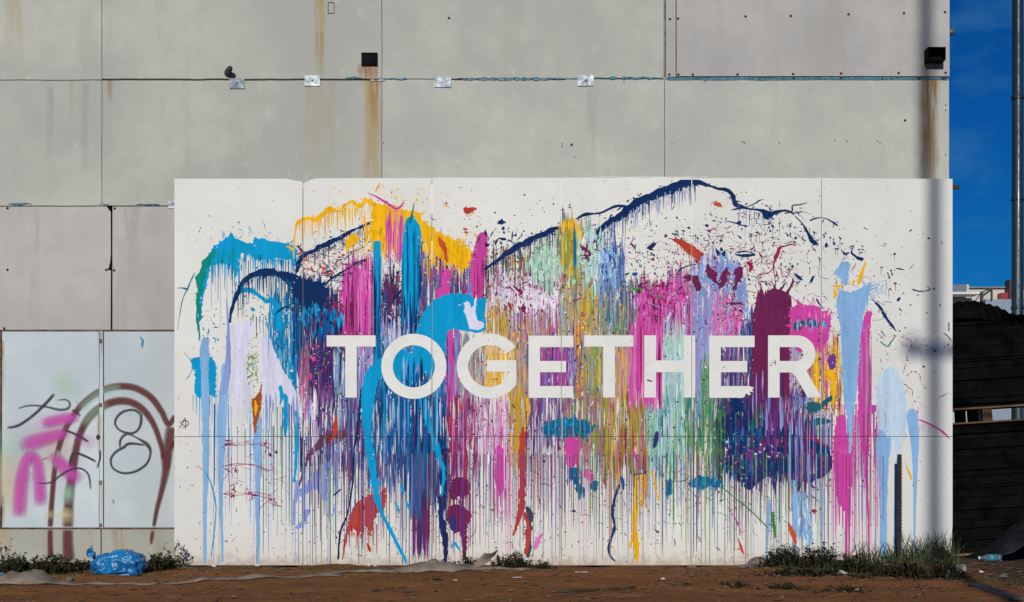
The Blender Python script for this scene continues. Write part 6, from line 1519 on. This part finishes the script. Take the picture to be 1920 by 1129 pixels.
# ------------------------------------------------------------------ sticks, stones and litter
def stick(px0, py0, px1, py1, r_, label, mat):
    a = Vector(on_ground(px0, py0))+Vector((0, 0, r_*0.6)); c_ = Vector(on_ground(px1, py1))+Vector((0, 0, r_*0.6)); pts = []
    for k in range(9):
        p = a.lerp(c_, k/8); p.z = max(p.z, gheight(p.x, p.y)+r_*0.5)+r_*0.5*noise.noise(p*4); pts.append(p)
    o = MB().tube(pts, [r_*(0.7+0.4*abs(noise.noise(p*9))) for p in pts], 7).build('stick', mat, None, True)
    return tag(o, label, 'stick')
stick(1046, 1108, 1190, 1103, 0.016, 'thin dark stick lying flat on the bare earth', M_STEM)
stick(1697, 1062, 1738, 1118, 0.006, 'pale bent stalk leaning across the weeds by the stake', leaf_mat('pale_stalk', (0.16, 0.11, 0.06, 1), (0.22, 0.16, 0.09, 1)))
stick(770, 1100, 792, 1086, 0.004, 'thin pale twig on the earth left of the flat weed tuft', leaf_mat('pale_twig', (0.2, 0.14, 0.08, 1), (0.28, 0.2, 0.12, 1)))
def stone(px, py, r_, label, mat, sq=(1, 1, 0.7)):
    x, y, z = on_ground(px, py); bm = bmesh.new(); bmesh.ops.create_icosphere(bm, subdivisions=3, radius=r_)
    for v in bm.verts:
        k = 1+0.35*noise.fractal(v.co/r_*0.9+Vector((px, py, 0)), 0.8, 2, 3); v.co = Vector((v.co.x*k*sq[0], v.co.y*k*sq[1], v.co.z*k*sq[2]))
    me = bpy.data.meshes.new('stone'); bm.to_mesh(me); bm.free(); me.transform(Matrix.Translation((x, y, z+r_*sq[2]*0.55)))
    return tag(link('stone', me, mat), label, 'stone')
M_ST = simple('grey_stone', (0.17, 0.145, 0.125, 1), 0.9, var=0.3, scale=20, bump=0.4)
stone(130, 1089, 0.032, 'small pale stone by the cloth strip at the left', M_ST)
stone(1418, 1064, 0.075, 'grey rounded stone left of the leafy weeds at the right', M_ST, (1.2, 1, 0.8))
stone(1395, 1066, 0.04, 'small grey stone beside the larger rounded stone', M_ST, (1.3, 1, 0.6))
stone(707, 1111, 0.026, 'small dark clod lying on the bare earth', simple('dark_clod', (0.03, 0.022, 0.018, 1), 0.95), (1.4, 1, 0.6))
def scrap(px, py, w, h, label, col, seed, name='paper_scrap', rough=0.6, cat='litter'):
    x, y, z = on_ground(px, py); V = []; Fc = []; n = 7
    for j in range(n):
        for i in range(n):
            u, v = i/(n-1)-0.5, j/(n-1)-0.5
            k = noise.fractal(Vector((u*3+seed, v*3, seed)), 0.8, 2, 3)
            V.append((x+u*w*(1+0.3*k), y+v*w*0.8, z+0.008+h*(0.5+0.5*math.cos(3.1*u)*math.cos(3.1*v))*(0.6+0.9*abs(k))))
    for j in range(n-1):
        for i in range(n-1): Fc.append((j*n+i, j*n+i+1, (j+1)*n+i+1, (j+1)*n+i))
    me = bpy.data.meshes.new(name); me.from_pydata(V, [], Fc); me.update()
    bm = bmesh.new(); bm.from_mesh(me); r_ = bmesh.ops.extrude_face_region(bm, geom=bm.faces[:])
    for q_ in [e for e in r_['geom'] if isinstance(e, bmesh.types.BMVert)]: q_.co.z -= 0.004
    bmesh.ops.recalc_face_normals(bm, faces=bm.faces); bm.to_mesh(me); bm.free()
    return tag(link(name, me, simple(name, col, rough, var=0.12)), label, cat)
scrap(1578, 1082, 0.075, 0.045, 'crumpled white tissue before the leafy weeds at the right', (0.62, 0.62, 0.66, 1), 1)
scrap(1676, 1081, 0.05, 0.03, 'small bright blue plastic scrap in the weeds', srgb(30, 110, 200), 2, 'plastic_scrap')
scrap(1608, 1110, 0.04, 0.02, 'tiny white scrap among the flat weeds', (0.6, 0.58, 0.55, 1), 3)
scrap(1840, 1081, 0.035, 0.02, 'small white scrap right of the tin lid', (0.75, 0.75, 0.75, 1), 4)
scrap(1090, 1075, 0.12, 0.006, 'thin white paper sliver on the earth under the middle of the mural', (0.5, 0.45, 0.4, 1), 5)
scrap(970, 1081, 0.08, 0.008, 'flat pale paper scrap before the bushy weed', (0.45, 0.4, 0.36, 1), 6)
scrap(1243, 1088, 0.035, 0.02, 'tiny white crumb of litter on the bare earth', (0.6, 0.58, 0.55, 1), 7)
scrap(854, 1086, 0.03, 0.010, 'tiny white flake of litter below the grey cloth', (0.6, 0.56, 0.52, 1), 8)
scrap(2, 1081, 0.055, 0.04, 'blue and white wrapper cut by the left edge', srgb(60, 150, 215), 9, 'wrapper')
scrap(90, 1057, 0.05, 0.06, 'white paper caught in the weeds below the maroon paint', (0.55, 0.52, 0.5, 1), 10)
scrap(275, 1068, 0.11, 0.03, 'flattened grey plastic beside the blue bag', (0.20, 0.20, 0.25, 1), 11, 'plastic_scrap')
scrap(1608, 1066, 0.07, 0.05, 'pale bluish plastic caught in the grass under the magenta runs', (0.45, 0.52, 0.58, 1), 12, 'plastic_scrap')
scrap(1882, 1088, 0.07, 0.05, 'clear crumpled plastic cup at the right edge of the plot', (0.14, 0.14, 0.16, 1), 13, 'plastic_cup', 0.25)
# bottle
x, y, z = on_ground(1858, 1064)
bt = empty('plastic_bottle', (x, y, z)); tag(bt, 'clear plastic bottle with a cyan label lying by the mats', 'bottle')
m, t, b = new_mat('clear_plastic'); b.inputs['Base Color'].default_value = (0.42, 0.52, 0.58, 1); b.inputs['Roughness'].default_value = 0.12; b.inputs['Transmission Weight'].default_value = 0.8
MB().tube([(x-0.10, y, z+0.035), (x-0.085, y, z+0.036), (x-0.05, y, z+0.037), (x-0.03, y, z+0.037)], [0.013, 0.014, 0.030, 0.033], 16).build('neck', m, bt, True)
MB().tube([(x-0.029, y, z+0.037), (x+0.055, y, z+0.038)], 0.0345, 16).build('label_band', simple('cyan_label', (0.05, 0.24, 0.30, 1), 0.3, var=0.4, scale=40), bt, True)
MB().tube([(x+0.056, y, z+0.038), (x+0.085, y, z+0.038), (x+0.095, y, z+0.038)], [0.033, 0.033, 0.026], 16).build('base', m, bt, True)
MB().tube([(x-0.118, y, z+0.035), (x-0.101, y, z+0.035)], 0.015, 12).build('cap', simple('white_cap', (0.7, 0.72, 0.74, 1), 0.4), bt, True)
# tin lid
x, y, z = on_ground(1804, 1081)
td = empty('tin_can', (x, y, z)); tag(td, 'small open tin can shining at the right corner of the mural', 'can')
M_TIN = simple('bright_tin', (0.62, 0.60, 0.56, 1), 0.35, 0.3, 0.2)
MB().tube([(x, y+0.07, z+0.036), (x, y, z+0.040)], 0.038, 18, cap=False).build('body', M_TIN, td, True)
MB().tube([(x, y+0.0, z+0.040), (x, y-0.003, z+0.040)], [0.041, 0.039], 18, cap=False).build('rim', M_TIN, td, True)
MB().tube([(x, y+0.012, z+0.040), (x, y+0.016, z+0.040)], 0.0375, 18).build('inside', simple('can_inside', (0.62, 0.56, 0.46, 1), 0.5), td)
# grey plank on the right
a = Vector(on_ground(1828, 1098)); c_ = Vector(on_ground(1905, 1125)); d = (c_-a); L = d.length; ang = math.atan2(d.y, d.x)
o = MB().box(-L/2, L/2, -0.055, 0.055, 0.0, 0.018).build('plank', simple('grey_plank', (0.085, 0.078, 0.07, 1), 0.85, var=0.3, scale=9, stretch=(0.2, 1, 1)))
o.location = (a+c_)/2+Vector((0, 0, 0.008)); o.rotation_euler = (0, 0, ang); tag(o, 'grey weathered plank lying askew in the bottom right corner', 'plank')
